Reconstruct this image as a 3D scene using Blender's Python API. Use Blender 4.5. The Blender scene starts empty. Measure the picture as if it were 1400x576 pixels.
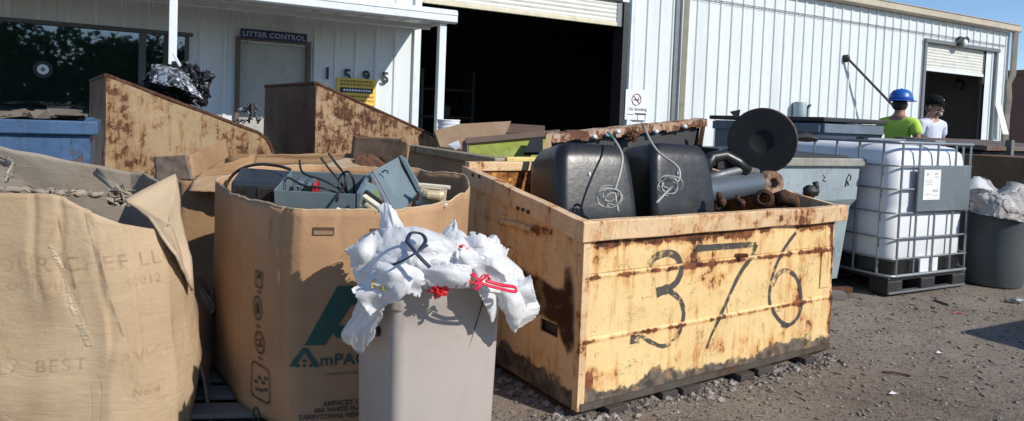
import bpy, math, random
from mathutils import Vector, Matrix, noise as mn
random.seed(7)
PI = math.pi
scene = bpy.context.scene
COL = scene.collection
R = math.radians
rnd = random.uniform

# ------------------------------------------------------------------ camera
EYE = Vector((0, 0, 1.2))
FPX, PITCH, ROLL, PPY = 938.15, R(2.3967), R(2.2379), 204.32
_F = Vector((0, math.cos(PITCH), -math.sin(PITCH)))
_u = Vector((0, math.sin(PITCH), math.cos(PITCH)))
_x = Vector((1, 0, 0))
_X = math.cos(ROLL) * _x + math.sin(ROLL) * _u
_U = -math.sin(ROLL) * _x + math.cos(ROLL) * _u
cd = bpy.data.cameras.new('camera')
cam = bpy.data.objects.new('camera', cd)
COL.objects.link(cam)
cam.matrix_world = Matrix(((_X.x, _U.x, -_F.x, EYE.x), (_X.y, _U.y, -_F.y, EYE.y), (_X.z, _U.z, -_F.z, EYE.z), (0, 0, 0, 1)))
cd.sensor_width = 36
cd.lens = FPX / 1400 * 36
cd.shift_y = -(288 - PPY) / 1400
cd.clip_end = 1000
cd.clip_start = 0.05
scene.camera = cam

def ray(a, b):
    return _F + _X * ((a - 700) / FPX) - _U * ((b - PPY) / FPX)
def at(a, b, Y):
    d = ray(a, b)
    return EYE + d * (Y / d.y)
def hit(a, b, o, n):
    d = ray(a, b)
    return EYE + d * ((Vector(o) - EYE).dot(n) / d.dot(n))

# ------------------------------------------------------------------ mesh building
class MB:
    def __init__(self):
        self.v = []; self.f = []
    def add(self, vs, fs, M=None):
        o = len(self.v)
        self.v += [tuple(M @ Vector(p)) if M else tuple(p) for p in vs]
        self.f += [tuple(i + o for i in f) for f in fs]
        return self
    def box(self, c, s, M=None):
        x, y, z = c; a, b, h = s[0] / 2, s[1] / 2, s[2] / 2
        vs = [(x + i * a, y + j * b, z + k * h) for k in (-1, 1) for j in (-1, 1) for i in (-1, 1)]
        return self.add(vs, [(0, 2, 3, 1), (4, 5, 7, 6), (0, 1, 5, 4), (2, 6, 7, 3), (0, 4, 6, 2), (1, 3, 7, 5)], M)
    def prism(self, poly, ext, M=None):
        n = len(poly); e = Vector(ext)
        vs = [Vector(p) for p in poly]; vs += [p + e for p in vs]
        nn = Vector((0, 0, 0))
        for i in range(n):
            nn += vs[i].cross(vs[(i + 1) % n])
        fl = nn.dot(e) > 0
        a = tuple(range(n)); b = tuple(range(n, 2 * n))
        fs = [a[::-1] if fl else a, b if fl else b[::-1]]
        for i in range(n):
            j = (i + 1) % n
            fs.append((i, j, j + n, i + n) if fl else (i, i + n, j + n, j))
        return self.add(vs, fs, M)
    def slab(self, pts, t, M=None):
        """flat polygon given by 3-D points, thickened by t along its normal"""
        p = [Vector(q) for q in pts]
        nn = Vector((0, 0, 0))
        for i in range(len(p)):
            nn += p[i].cross(p[(i + 1) % len(p)])
        nn.normalize()
        return self.prism(p, nn * t, M)
    def tube(self, pts, r, n=8, cap=True, closed=False, M=None, flat=1.0):
        P = [Vector(p) for p in pts]; m = len(P)
        rs = r if isinstance(r, (list, tuple)) else [r] * m
        vs = []; fs = []
        up = None
        for i in range(m):
            if closed: t = P[(i + 1) % m] - P[i - 1]
            else: t = P[min(i + 1, m - 1)] - P[max(i - 1, 0)]
            t = t.normalized() if t.length > 1e-9 else Vector((0, 0, 1))
            if up is None:
                up = Vector((0, 0, 1)) if abs(t.z) < .9 else Vector((1, 0, 0))
            a = t.cross(up)
            if a.length < 1e-6: a = t.orthogonal()
            a.normalize(); b = a.cross(t).normalized(); up = b
            for k in range(n):
                an = 2 * PI * k / n
                vs.append(P[i] + a * (math.cos(an) * rs[i]) + b * (math.sin(an) * rs[i] * flat))
        rng = m if closed else m - 1
        for i in range(rng):
            for k in range(n):
                j = (i + 1) % m; l = (k + 1) % n
                fs.append((i * n + k, j * n + k, j * n + l, i * n + l))
        if cap and not closed:
            fs.append(tuple(range(n))); fs.append(tuple(reversed(range((m - 1) * n, m * n))))
        return self.add(vs, fs, M)
    def bar(self, a, b, w, M=None):
        return self.tube([a, b], w, 4, M=M)
    def lathe(self, prof, n=32, M=None, c=(0, 0, 0)):
        vs = []; fs = []
        for (r_, z) in prof:
            for k in range(n):
                an = 2 * PI * k / n
                vs.append((c[0] + r_ * math.cos(an), c[1] + r_ * math.sin(an), c[2] + z))
        for i in range(len(prof) - 1):
            for k in range(n):
                l = (k + 1) % n
                fs.append((i * n + k, i * n + l, (i + 1) * n + l, (i + 1) * n + k))
        return self.add(vs, fs, M)
    def sheet(self, fn, nu, nv, M=None, wrap=False):
        vs = [fn(i / nu, j / nv) for j in range(nv + 1) for i in range(nu + (0 if wrap else 1))]
        w = nu if wrap else nu + 1
        fs = [(j * w + i, j * w + (i + 1) % w, (j + 1) * w + (i + 1) % w, (j + 1) * w + i) for j in range(nv) for i in range(nu)]
        return self.add(vs, fs, M)
    def blob(self, c, s, nu=16, nv=10, amp=0.0, fr=3.0, seed=0, M=None):
        """lumpy closed ellipsoid"""
        vs = []; fs = []
        for j in range(nv + 1):
            th = PI * j / nv
            for i in range(nu):
                ph = 2 * PI * i / nu
                d = Vector((math.sin(th) * math.cos(ph), math.sin(th) * math.sin(ph), math.cos(th)))
                k = 1 + amp * (mn.noise(d * fr + Vector((seed, 0, 0))) - abs(mn.noise(d * fr * 2.1 + Vector((0, seed, 9)))))
                vs.append((c[0] + d.x * s[0] * k, c[1] + d.y * s[1] * k, c[2] + d.z * s[2] * k))
        for j in range(nv):
            for i in range(nu):
                l = (i + 1) % nu
                fs.append((j * nu + i, (j + 1) * nu + i, (j + 1) * nu + l, j * nu + l))
        return self.add(vs, fs, M)
    def build(self, name, mat, parent=None, bevel=0, smooth=None, solid=0, sub=0, off=1.0, seg=2):
        me = bpy.data.meshes.new(name)
        me.from_pydata(self.v, [], self.f)
        me.materials.append(mat)
        o = bpy.data.objects.new(name, me)
        COL.objects.link(o)
        if parent: o.parent = parent
        if smooth is None: smooth = bool(sub)
        if smooth: me.polygons.foreach_set('use_smooth', [True] * len(me.polygons))
        if solid:
            m = o.modifiers.new('s', 'SOLIDIFY'); m.thickness = solid; m.offset = off
        if bevel:
            m = o.modifiers.new('b', 'BEVEL'); m.width = bevel; m.segments = seg; m.limit_method = 'ANGLE'; m.angle_limit = R(35)
            m.harden_normals = False
        if sub:
            m = o.modifiers.new('u', 'SUBSURF'); m.levels = sub; m.render_levels = sub
        if smooth == 'auto':
            me.polygons.foreach_set('use_smooth', [True] * len(me.polygons))
            # sharp edges by angle
            me.set_sharp_from_angle(angle=R(38))
        return o

def tag(o, label=None, cat=None, group=None, kind=None):
    if label: o['label'] = label
    if cat: o['category'] = cat
    if group: o['group'] = group
    if kind: o['kind'] = kind
    return o
def thing(name, label, cat, loc=(0, 0, 0), rz=0, group=None):
    o = bpy.data.objects.new(name, None)
    COL.objects.link(o); o.location = loc; o.rotation_euler = (0, 0, rz)
    o.empty_display_size = .1
    return tag(o, label, cat, group)
def copy_tree(o, parent=None):
    c = o.copy(); COL.objects.link(c); c.parent = parent
    for ch in [x for x in COL.objects if x.parent == o]:
        copy_tree(ch, c)
    return c
def text2d(s, size, font_bold=0.0, align='LEFT', ext=0.0, spacing=1.0, shear=0):
    cu = bpy.data.curves.new('t', 'FONT'); cu.body = s; cu.size = size; cu.align_x = align; cu.offset = font_bold
    cu.extrude = ext; cu.space_character = spacing; cu.resolution_u = 3; cu.shear = shear
    ob = bpy.data.objects.new('t', cu); COL.objects.link(ob)
    dg = bpy.context.evaluated_depsgraph_get()
    me = bpy.data.meshes.new_from_object(ob.evaluated_get(dg))
    vs = [v.co.copy() for v in me.vertices]; fs = [tuple(p.vertices) for p in me.polygons]
    bpy.data.objects.remove(ob); bpy.data.curves.remove(cu); bpy.data.meshes.remove(me)
    return vs, fs
def nz(x, y=0, z=0, s=1.0):
    return mn.noise(Vector((x * s, y * s, z * s)))
def crease(x, y, z=0, s=1.0):
    """ridged noise, sharp folds"""
    p = Vector((x * s, y * s, z * s))
    return (abs(mn.noise(p)) + .5 * abs(mn.noise(p * 2.13 + Vector((5, 1, 3)))) + .25 * abs(mn.noise(p * 4.4 + Vector((2, 7, 1))))) - .35
def fold(p, s=1.0):
    """cellular folds: distance between the two nearest cells"""
    d, _ = mn.voronoi(Vector(p) * s)
    return d[1] - d[0]

# ------------------------------------------------------------------ materials
class NT:
    def __init__(self, name):
        self.m = bpy.data.materials.new(name); self.m.use_nodes = True
        self.t = self.m.node_tree; self.n = self.t.nodes; self.l = self.t.links
        self.b = self.n['Principled BSDF']; self.out = self.n['Material Output']
        tc = self.n.new('ShaderNodeTexCoord'); self.co = tc.outputs['Object']; self.gen = tc.outputs['Generated']
    def put(self, sock, val):
        if isinstance(val, bpy.types.NodeSocket): self.l.new(val, sock)
        elif isinstance(val, (tuple, list)) and sock.type == 'RGBA': sock.default_value = (*val[:3], 1)
        else: sock.default_value = val
    def mapped(self, scale=(1, 1, 1), loc=(0, 0, 0), rot=(0, 0, 0), src=None):
        k = self.n.new('ShaderNodeMapping'); self.l.new(src or self.co, k.inputs[0])
        k.inputs['Scale'].default_value = scale; k.inputs['Location'].default_value = loc; k.inputs['Rotation'].default_value = rot
        return k.outputs[0]
    def noise(self, scale, detail=5, rough=.55, dist=0.0, st=None, loc=(0, 0, 0), color=False, rot=(0, 0, 0)):
        k = self.n.new('ShaderNodeTexNoise')
        self.l.new(self.mapped(st or (1, 1, 1), loc, rot), k.inputs['Vector'])
        k.inputs['Scale'].default_value = scale; k.inputs['Detail'].default_value = detail
        k.inputs['Roughness'].default_value = rough; k.inputs['Distortion'].default_value = dist
        return k.outputs['Color' if color else 'Fac']
    def vor(self, scale, feature='F1', st=None, loc=(0, 0, 0), rnd_=1.0, out='Distance'):
        k = self.n.new('ShaderNodeTexVoronoi'); k.feature = feature
        self.l.new(self.mapped(st or (1, 1, 1), loc), k.inputs['Vector'])
        k.inputs['Scale'].default_value = scale; k.inputs['Randomness'].default_value = rnd_
        return k.outputs[out]
    def step(self, fac, a, b):
        """smooth 0..1 between a and b (a>b inverts)"""
        k = self.n.new('ShaderNodeMapRange'); k.clamp = True; k.interpolation_type = 'SMOOTHSTEP'
        self.put(k.inputs[0], fac); k.inputs[1].default_value = a; k.inputs[2].default_value = b
        return k.outputs[0]
    def ramp(self, fac, stops):
        k = self.n.new('ShaderNodeValToRGB'); self.put(k.inputs[0], fac)
        el = k.color_ramp.elements
        while len(el) < len(stops): el.new(.5)
        for e, (p, c) in zip(el, stops):
            e.position = p; e.color = (*c, 1)
        return k.outputs[0]
    def mix(self, fac, a, b, mode='MIX'):
        k = self.n.new('ShaderNodeMix'); k.data_type = 'RGBA'; k.blend_type = mode
        self.put(k.inputs[0], fac); self.put(k.inputs[6], a); self.put(k.inputs[7], b)
        return k.outputs[2]
    def math(self, op, a, b=0.0, c=None):
        k = self.n.new('ShaderNodeMath'); k.operation = op
        self.put(k.inputs[0], a); self.put(k.inputs[1], b)
        if c is not None: self.put(k.inputs[2], c)
        return k.outputs[0]
    def sep(self, i):
        k = self.n.new('ShaderNodeSeparateXYZ'); self.l.new(self.co, k.inputs[0]); return k.outputs[i]
    def bump(self, h, strength=.3, dist=.01, prev=None):
        k = self.n.new('ShaderNodeBump'); self.put(k.inputs['Height'], h)
        k.inputs['Strength'].default_value = strength; k.inputs['Distance'].default_value = dist
        if prev: self.l.new(prev, k.inputs['Normal'])
        return k.outputs[0]
    def done(self, color, rough=.6, metal=0.0, normal=None, spec=None, **kw):
        self.put(self.b.inputs['Base Color'], color); self.put(self.b.inputs['Roughness'], rough)
        self.put(self.b.inputs['Metallic'], metal)
        if normal: self.l.new(normal, self.b.inputs['Normal'])
        if spec is not None: self.b.inputs['Specular IOR Level'].default_value = spec
        for k, v in kw.items(): self.put(self.b.inputs[k.replace('_', ' ')], v)
        return self.m

def simple(name, col, rough=.5, metal=0.0, var=.25, sc=6, bs=.1, spec=None, dirt=(.12, .1, .08), damt=.35, st=None):
    """plain material with grime patches and slight unevenness"""
    t = NT(name)
    a = t.noise(sc, 6, .6, st=st); b = t.noise(sc * 7, 4, .6)
    c = t.mix(t.math('MULTIPLY', t.step(a, .3, .75), var), col, tuple(x * .55 for x in col))
    c = t.mix(t.math('MULTIPLY', t.step(t.noise(sc * .8, 8, .7, loc=(3, 1, 7)), .5, .75), damt), c, dirt)
    rr = t.math('ADD', t.math('MULTIPLY', b, .2), rough - .1)
    return t.done(c, rr, metal, t.bump(b, bs, .004), spec)

def rusty(name, paint, amt=.45, seed=0.0, mud=0.0, paint2=None, streak=.5, dark=.5, sc=1.0, rough=.55, noisy=1.0, rcol=((.045, .016, .009), (.24, .085, .03)), mudc=(.075, .063, .052), edges=()):
    """old painted steel: bare rust blotches, run-down streaks, scratches, mud along the bottom"""
    t = NT(name); L = (seed, seed * 1.7, seed * .6)
    big = t.noise(2.2 * sc, 9, .68, .3, loc=L)
    mid = t.noise(9 * sc, 8, .7, .4, loc=L)
    fine = t.noise(60 * sc, 5, .65, loc=L)
    st = t.noise(7 * sc, 6, .7, .2, st=(2.6, 2.6, .35), loc=L)
    if paint2 is None: paint2 = tuple(min(1, x * .78) for x in paint)
    pc = t.mix(t.step(big, .35, .65), paint, paint2)
    pc = t.mix(t.math('MULTIPLY', t.step(fine, .35, .7), .18), pc, tuple(x * .6 for x in paint))
    # orange-brown run-down stains
    sm = t.math('MULTIPLY', t.step(st, .5, .68), streak)
    pc = t.mix(sm, pc, (paint[0] * .62, paint[1] * .38, paint[2] * .25))
    # thin dark scratches
    v1 = t.math('ABSOLUTE', t.math('SUBTRACT', t.noise(6 * sc, 4, .55, 1.2, st=(1.6, 1.6, .4), loc=L), .5))
    scr = t.math('MULTIPLY', t.step(v1, .007, .002), t.step(t.noise(5 * sc, 4, loc=(L[0] + 9, 2, 1)), .5, .6))
    v2 = t.math('ABSOLUTE', t.math('SUBTRACT', t.noise(9 * sc, 5, .6, 1.0, st=(.6, .6, 1.3), loc=(L[0] + 4, 1, 2)), .5))
    scr2 = t.math('MAXIMUM', t.math('MULTIPLY', t.step(v2, .007, .002), t.step(t.noise(6 * sc, 3, loc=(L[0] + 3, 7, 1)), .52, .6)), t.step(t.noise(45 * sc, 4, .7, loc=(L[0], 3, 8)), .67, .72))
    pc = t.mix(t.math('MULTIPLY', t.math('MAXIMUM', scr, scr2), .75), pc, rcol[0])
    mix_ = t.math('ADD', t.math('MULTIPLY', big, .45), t.math('ADD', t.math('MULTIPLY', mid, .38), t.math('MULTIPLY', st, .22)))
    th = .68 - amt * .28
    for ax_, val_, wid_, am_ in edges:
        bb = t.step(t.math('ABSOLUTE', t.math('SUBTRACT', t.sep(ax_), val_)), wid_, 0)
        mix_ = t.math('ADD', mix_, t.math('MULTIPLY', bb, am_))
    rm = t.step(mix_, th, th + .035)
    halo = t.math('MULTIPLY', t.step(mix_, th - .05, th + .01), .6)
    pc = t.mix(halo, pc, (paint[0] * .7, paint[1] * .42, paint[2] * .26))
    rc = t.mix(t.step(t.noise(18 * sc, 6, .7, loc=L), .35, .65), rcol[0], rcol[1])
    c = t.mix(t.math('MULTIPLY', rm, noisy), pc, rc)
    if mud:
        z = t.math('ADD', t.sep(2), t.math('MULTIPLY', t.math('SUBTRACT', t.noise(3.5, 6, .65, loc=L), .5), -.28))
        mm = t.step(z, mud + .006, mud - .012)
        mc = t.mix(t.step(t.noise(14, 7, .7), .35, .68), tuple(x * .5 for x in mudc), tuple(x * 1.7 for x in mudc))
        mc = t.mix(t.math('MULTIPLY', t.step(t.noise(9, 6, .7, loc=(3, 3, 1)), .52, .66), .6), mc, (paint[0] * .55, paint[1] * .45, paint[2] * .4))
        c = t.mix(mm, c, mc)
        rm = t.math('MAXIMUM', rm, mm)
    rr = t.math('ADD', t.math('MULTIPLY', rm, .35), rough)
    nb = t.bump(t.math('ADD', t.math('MULTIPLY', rm, -.5), t.math('MULTIPLY', fine, .5)), .5, .004)
    nb = t.bump(t.noise(2.5, 2, loc=L), .6, .03, nb)
    return t.done(c, rr, 0, nb, .35)

def cardboard(name, col=(.5, .335, .19), seed=0.0, wet=.35, crease_amt=.8, dusty=.25, flute=True):
    t = NT(name); L = (seed, seed * 2, 1)
    a = t.noise(2.2, 7, .6, .3, loc=L); b = t.noise(11, 6, .65, loc=L); f = t.noise(90, 3, .6, loc=L)
    c = t.mix(t.step(a, .3, .7), col, (col[0] * .8, col[1] * .76, col[2] * .7))
    c = t.mix(t.math('MULTIPLY', t.step(b, .55, .75), dusty), c, (.55, .46, .34))
    c = t.mix(t.math('MULTIPLY', t.step(t.noise(3.1, 8, .7, .5, loc=(L[0] + 4, 3, 2)), .54, .7), wet), c, (col[0] * .5, col[1] * .43, col[2] * .38))
    c = t.mix(t.math('MULTIPLY', f, .18), c, (col[0] * .6, col[1] * .6, col[2] * .6))
    # scuffs and pale crease lines
    e = t.vor(3.4, 'DISTANCE_TO_EDGE', loc=L, st=(1, 1, .7))
    el = t.math('MULTIPLY', t.step(e, .012, .002), t.step(t.noise(2.6, 3, loc=(L[0] + 8, 1, 4)), .45, .6))
    c = t.mix(t.math('MULTIPLY', el, .0), c, (col[0] * .45, col[1] * .42, col[2] * .4))
    cs_ = t.step(t.math('ABSOLUTE', t.math('SUBTRACT', t.noise(3.3, 4, .6, .9, loc=L), .5)), 0, .03)
    cs2 = t.step(t.math('ABSOLUTE', t.math('SUBTRACT', t.noise(7, 3, .6, .6, loc=(L[0], 5, 9), st=(1, 1, .5)), .5)), 0, .025)
    c = t.mix(t.math('MULTIPLY', t.math('SUBTRACT', 1.0, cs_), .08), c, (col[0] * .5, col[1] * .47, col[2] * .42))
    h = t.math('ADD', t.math('ADD', t.math('MULTIPLY', cs_, .10), t.math('MULTIPLY', t.noise(13, 5, .6, .3, st=(.7, .7, 2.2), loc=L), .8)), t.math('MULTIPLY', b, .35))
    n1 = t.bump(h, .35 * crease_amt, .012)
    if flute:
        w = t.n.new('ShaderNodeTexWave'); w.wave_type = 'BANDS'; w.bands_direction = 'X'
        t.l.new(t.mapped((1, 1, .02)), w.inputs[0]); w.inputs['Scale'].default_value = 45; w.inputs['Distortion'].default_value = 1.2; w.inputs['Detail Scale'].default_value=.3
        n1 = t.bump(w.outputs['Fac'], .03, .002, n1)
        c = t.mix(t.math('MULTIPLY', w.outputs['Fac'], .035), c, (.16, .1, .06))
    return t.done(c, .85, 0, n1, .2)

M = {}
# painted siding: off-white baked enamel with faint grime runs
t = NT('white_siding')
g1 = t.noise(1.3, 6, .6, st=(1.5, 1.5, .18)); g2 = t.noise(5, 6, .65, st=(3, 3, .12), loc=(2, 0, 0))
c = t.mix(t.math('MULTIPLY', t.step(g1, .42, .75), .4), (.67, .715, .72), (.46, .48, .47))
c = t.mix(t.math('MULTIPLY', t.step(g2, .52, .78), .45), c, (.34, .33, .3))
c = t.mix(t.math('MULTIPLY', t.step(t.sep(2), 1.3, .3), .25), c, (.3, .26, .21))
M['siding'] = t.done(c, t.math('ADD', t.math('MULTIPLY', g2, .3), .3), 0, t.bump(t.noise(1.1, 3), .5, .03), .4)
M['white_trim'] = simple('white_trim', (.72, .76, .77), .4, var=.15, damt=.25)
M['cream_trim'] = simple('cream_trim', (.66, .6, .42), .45, var=.3, damt=.3)
M['tan_trim'] = simple('tan_trim', (.5, .43, .33), .6, var=.4, damt=.4, sc=3, st=(1, 1, .5))
M['brown_trim'] = simple('brown_trim', (.13, .09, .065), .6)
M['door'] = simple('door_paint', (.42, .41, .36), .5, var=.25)
M['shutter'] = simple('shutter_slats', (.66, .66, .6), .45, var=.3, st=(.4, .4, 2))
M['dark_metal'] = simple('dark_metal', (.022, .022, .025), .55)
M['black_plastic'] = simple('black_plastic', (.015, .015, .016), .36, var=.2, damt=.55, dirt=(.075, .066, .056), sc=5, bs=.25)
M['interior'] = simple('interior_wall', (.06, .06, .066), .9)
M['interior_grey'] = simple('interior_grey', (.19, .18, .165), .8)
M['galv'] = simple('galvanised', (.30, .32, .335), .42, .5, var=.35, sc=9)
M['galv_dark'] = simple('dull_steel', (.2, .21, .22), .5, .4, var=.35, sc=9)
M['frame_grey'] = simple('frame_grey', (.09, .09, .085), .5)
M['cable'] = simple('black_cable', (.015, .015, .016), .5)
M['white_cable'] = simple('pale_cable', (.42, .42, .38), .5)
M['green_cable'] = simple('green_cable', (.05, .3, .2), .4)
M['red'] = simple('red_plastic', (.6, .02, .025), .35, var=.15, damt=.1)
M['red_string'] = simple('red_string', (.68, .015, .06), .5, var=.1, damt=.05)
M['yellow'] = simple('yellow_plastic', (.75, .5, .03), .45)
M['yellow_paint'] = rusty('yellow_paint', (.78, .6, .2), .2, 3)
M['navy'] = simple('navy_strap', (.02, .03, .06), .6)
M['white_paint'] = simple('white_board', (.75, .77, .78), .4, var=.08, damt=.12)
M['ink_green'] = simple('green_ink', (.018, .085, .07), .75, var=.3, damt=.25, dirt=(.3, .2, .12), sc=14)
M['ink_dark'] = simple('dark_ink', (.075, .065, .05), .8, var=.3, damt=.2, dirt=(.3, .2, .12), sc=18)
t = NT('faint_ink')
fa = t.step(t.math('ADD', t.math('MULTIPLY', t.noise(14, 5, .7), .6), t.math('MULTIPLY', t.noise(3, 3, .6), .5)), .42, .68)
M['ink_faint'] = t.done((.25, .15, .085), .85, 0, None, .2, Alpha=t.math('MULTIPLY', fa, .32))
M['ink_black'] = simple('black_paint', (.02, .02, .022), .5, var=.1, damt=.05)
M['sign_blue'] = simple('sign_blue', (.014, .024, .075), .5)
M['letter_pale'] = simple('pale_letters', (.35, .42, .6), .5, var=.1, damt=.1)
M['sign_yellow'] = simple('sign_yellow', (.78, .52, .07), .5, var=.1, damt=.15)
M['ink_brown'] = simple('brown_print', (.3, .17, .04), .6)
M['grey_enamel'] = simple('grey_enamel', (.145, .195, .215), .42, var=.25, damt=.25, dirt=(.25, .23, .2), sc=7)
M['grey_enamel_dark'] = simple('dark_enamel', (.02, .026, .034), .5, var=.3, damt=.2)
M['bin_taupe'] = simple('taupe_plastic', (.43, .375, .335), .5, var=.22, damt=.45, dirt=(.26, .21, .17), sc=5, st=(1, 1, .35), bs=.2)
M['barrel_grey'] = simple('barrel_plastic', (.085, .1, .105), .55, var=.3, damt=.6, dirt=(.2, .18, .155), sc=3)
M['concrete_dust'] = simple('dusty_white', (.6, .58, .55), .8)
M['wood'] = simple('old_wood', (.2, .14, .09), .8, var=.4, sc=5, st=(.4, 3, 3))
M['grey_wood'] = simple('weathered_wood', (.17, .16, .15), .85, var=.4, sc=5, st=(.4, 3, 3))
M['rust'] = rusty('bare_rust', (.10, .048, .03), .9, 5, rcol=((.032, .015, .010), (.13, .058, .030)), sc=2)
M['flaky'] = rusty('flaking_rail', (.52, .40, .3), .62, 6.5, sc=2.4, rcol=((.05, .022, .014), (.2, .09, .045)))
M['cream_plastic'] = simple('cream_plastic', (.68, .62, .48), .5, var=.2)
M['copper'] = simple('copper_coil', (.55, .45, .28), .45, .2)
M['pallet_black'] = simple('pallet_black', (.02, .021, .023), .6, var=.2, damt=.45, dirt=(.14, .12, .1))
M['scrap'] = rusty('scrap_metal', (.09, .085, .085), .55, 8, sc=3)
M['silver'] = simple('silver_foil', (.6, .61, .63), .22, .85, var=.2, sc=12)
# crumpled plastic film
t = NT('white_film')
n = t.noise(16, 7, .6); v = t.vor(13, 'DISTANCE_TO_EDGE')
c = t.mix(t.math('MULTIPLY', t.step(t.noise(9, 5), .5, .75), .3), (.88, .88, .87), (.66, .65, .65))
def thin(t, col, amt):
    tr = t.n.new('ShaderNodeBsdfTranslucent'); t.put(tr.inputs[0], col)
    ms = t.n.new('ShaderNodeMixShader'); ms.inputs[0].default_value = amt
    t.l.new(t.b.outputs[0], ms.inputs[1]); t.l.new(tr.outputs[0], ms.inputs[2]); t.l.new(ms.outputs[0], t.out.inputs[0])
M['film'] = t.done(c, .3, 0, t.bump(t.math('ADD', t.noise(22, 6, .65, .8), t.math('MULTIPLY', t.step(t.math('ABSOLUTE', t.math('SUBTRACT', t.noise(11, 4, .6, .8), .5)), 0, .04), .3)), .35, .008), .6)
thin(t, (.92, .92, .92), .38)
t = NT('clear_film')
n = t.noise(14, 7, .6); v = t.vor(9, 'DISTANCE_TO_EDGE')
M['clear_film'] = t.done(t.mix(t.step(n, .4, .7), (.55, .53, .51), (.36, .32, .29)), .3, 0, t.bump(t.math('ADD', n, t.math('MULTIPLY', t.step(v, 0, .15), .8)), .7, .02), .6, Transmission_Weight=.25, IOR=1.15)
t = NT('black_film')
n = t.noise(12, 7, .6); v = t.vor(8, 'DISTANCE_TO_EDGE')
M['black_film'] = t.done((.02, .02, .024), .22, 0, t.bump(t.math('ADD', n, t.step(v, 0, .15)), .9, .03), .7)
t = NT('foil_scrap')
n = t.noise(16, 7, .6); v = t.vor(12, 'DISTANCE_TO_EDGE')
M['foil'] = t.done(t.mix(t.step(n, .45, .55), (.05, .055, .06), (.5, .52, .55)), .25, .5, t.bump(t.math('ADD', n, t.step(v, 0, .15)), .9, .03), .7)
# tank
t = NT('tank_polyethylene')
M['tank'] = t.done(t.mix(t.math('MULTIPLY', t.noise(2.5, 5), .3), (.78, .80, .82), (.62, .64, .66)), .35, 0, t.bump(t.noise(3, 3), .3, .01), .4,
                   Subsurface_Weight=.0)
# tinted glass
t = NT('tinted_glass')
M['glass'] = t.done((.006, .014, .014), .02, 0, t.bump(t.noise(.8, 2), .05, .02), None, IOR=2.3)
# skin, cloth
def cloth(name, col, sc=40):
    t = NT(name); w = t.noise(sc, 3); f = t.noise(6, 5, .6)
    return t.done(t.mix(t.math('MULTIPLY', f, .3), col, tuple(x * .6 for x in col)), .9, 0, t.bump(t.math('ADD', t.noise(5, 2, .5, .6, st=(1, 1, .5)), t.math('MULTIPLY', f, .3)), .6, .06), .15)
M['skin'] = simple('skin', (.33, .17, .11), .5, var=.15, damt=0, bs=.02)
M['skin2'] = simple('tan_skin', (.45, .25, .18), .5, var=.15, damt=0, bs=.02)
M['hair'] = simple('dark_hair', (.012, .009, .008), .6)
M['beard'] = simple('grey_beard', (.32, .28, .25), .8)
M['lime'] = cloth('lime_cloth', (.52, .74, .11))
M['white_cloth'] = cloth('white_cloth', (.66, .69, .84))
M['jeans'] = cloth('denim', (.05, .07, .13))
M['shoe'] = simple('boot_leather', (.03, .022, .016), .6)
M['helmet'] = simple('blue_helmet', (.012, .10, .42), .38, var=.08, damt=.05, bs=.0)
M['cap'] = cloth('black_cap', (.012, .012, .015))
# ground
t = NT('dirt_ground')
a = t.noise(.55, 8, .62, .3); b = t.noise(4, 8, .7, .2); c3 = t.noise(38, 6, .75); d = t.noise(160, 3, .7)
c = t.ramp(a, [(.3, (.165, .13, .10)), (.5, (.26, .212, .168)), (.68, (.34, .285, .23))])
c = t.mix(t.math('MULTIPLY', t.step(b, .5, .68), .55), c, (.11, .088, .072))
c = t.mix(t.math('MULTIPLY', t.step(t.noise(1.4, 6, .7, loc=(5, 2, 0)), .53, .68), .45), c, (.2, .145, .105))
c = t.mix(t.step(c3, .48, .66), c, (.24, .215, .19))
c = t.mix(t.step(t.noise(55, 5, .7, loc=(4, 4, 4)), .54, .64), c, (.045, .038, .034))
pb = t.vor(70, 'F1'); pm = t.math('MULTIPLY', t.step(pb, .34, .2), t.step(t.noise(5, 4, .6, loc=(1, 8, 0)), .44, .6))
pk = t.n.new('ShaderNodeRGBToBW'); t.l.new(t.vor(70, 'F1', out='Color'), pk.inputs[0]); pcol = pk.outputs[0]
c = t.mix(pm, c, t.ramp(pcol, [(.2, (.11, .092, .08)), (.5, (.24, .21, .185)), (.9, (.42, .39, .35))]))
st_ = t.step(t.noise(1.1, 5, .6, loc=(7, 7, 1)), .62, .7)
c = t.mix(t.math('MULTIPLY', st_, .6), c, (.05, .042, .036))
h = t.math('ADD', t.math('MULTIPLY', c3, .8), t.math('ADD', t.math('MULTIPLY', pm, .7), t.math('MULTIPLY', d, .3)))
M['ground'] = t.done(c, .95, 0, t.bump(b, .5, .03, t.bump(h, .9, .012)), .15)
t = NT('stone_bits')
k = t.n.new('ShaderNodeRGBToBW'); t.l.new(t.vor(45, 'F1', out='Color'), k.inputs[0])
c = t.ramp(k.outputs[0], [(.2, (.09, .075, .065)), (.5, (.2, .175, .155)), (.85, (.36, .33, .3))])
M['stone'] = t.done(c, .9, 0, t.bump(t.noise(150, 3), .4, .003), .2)
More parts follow.
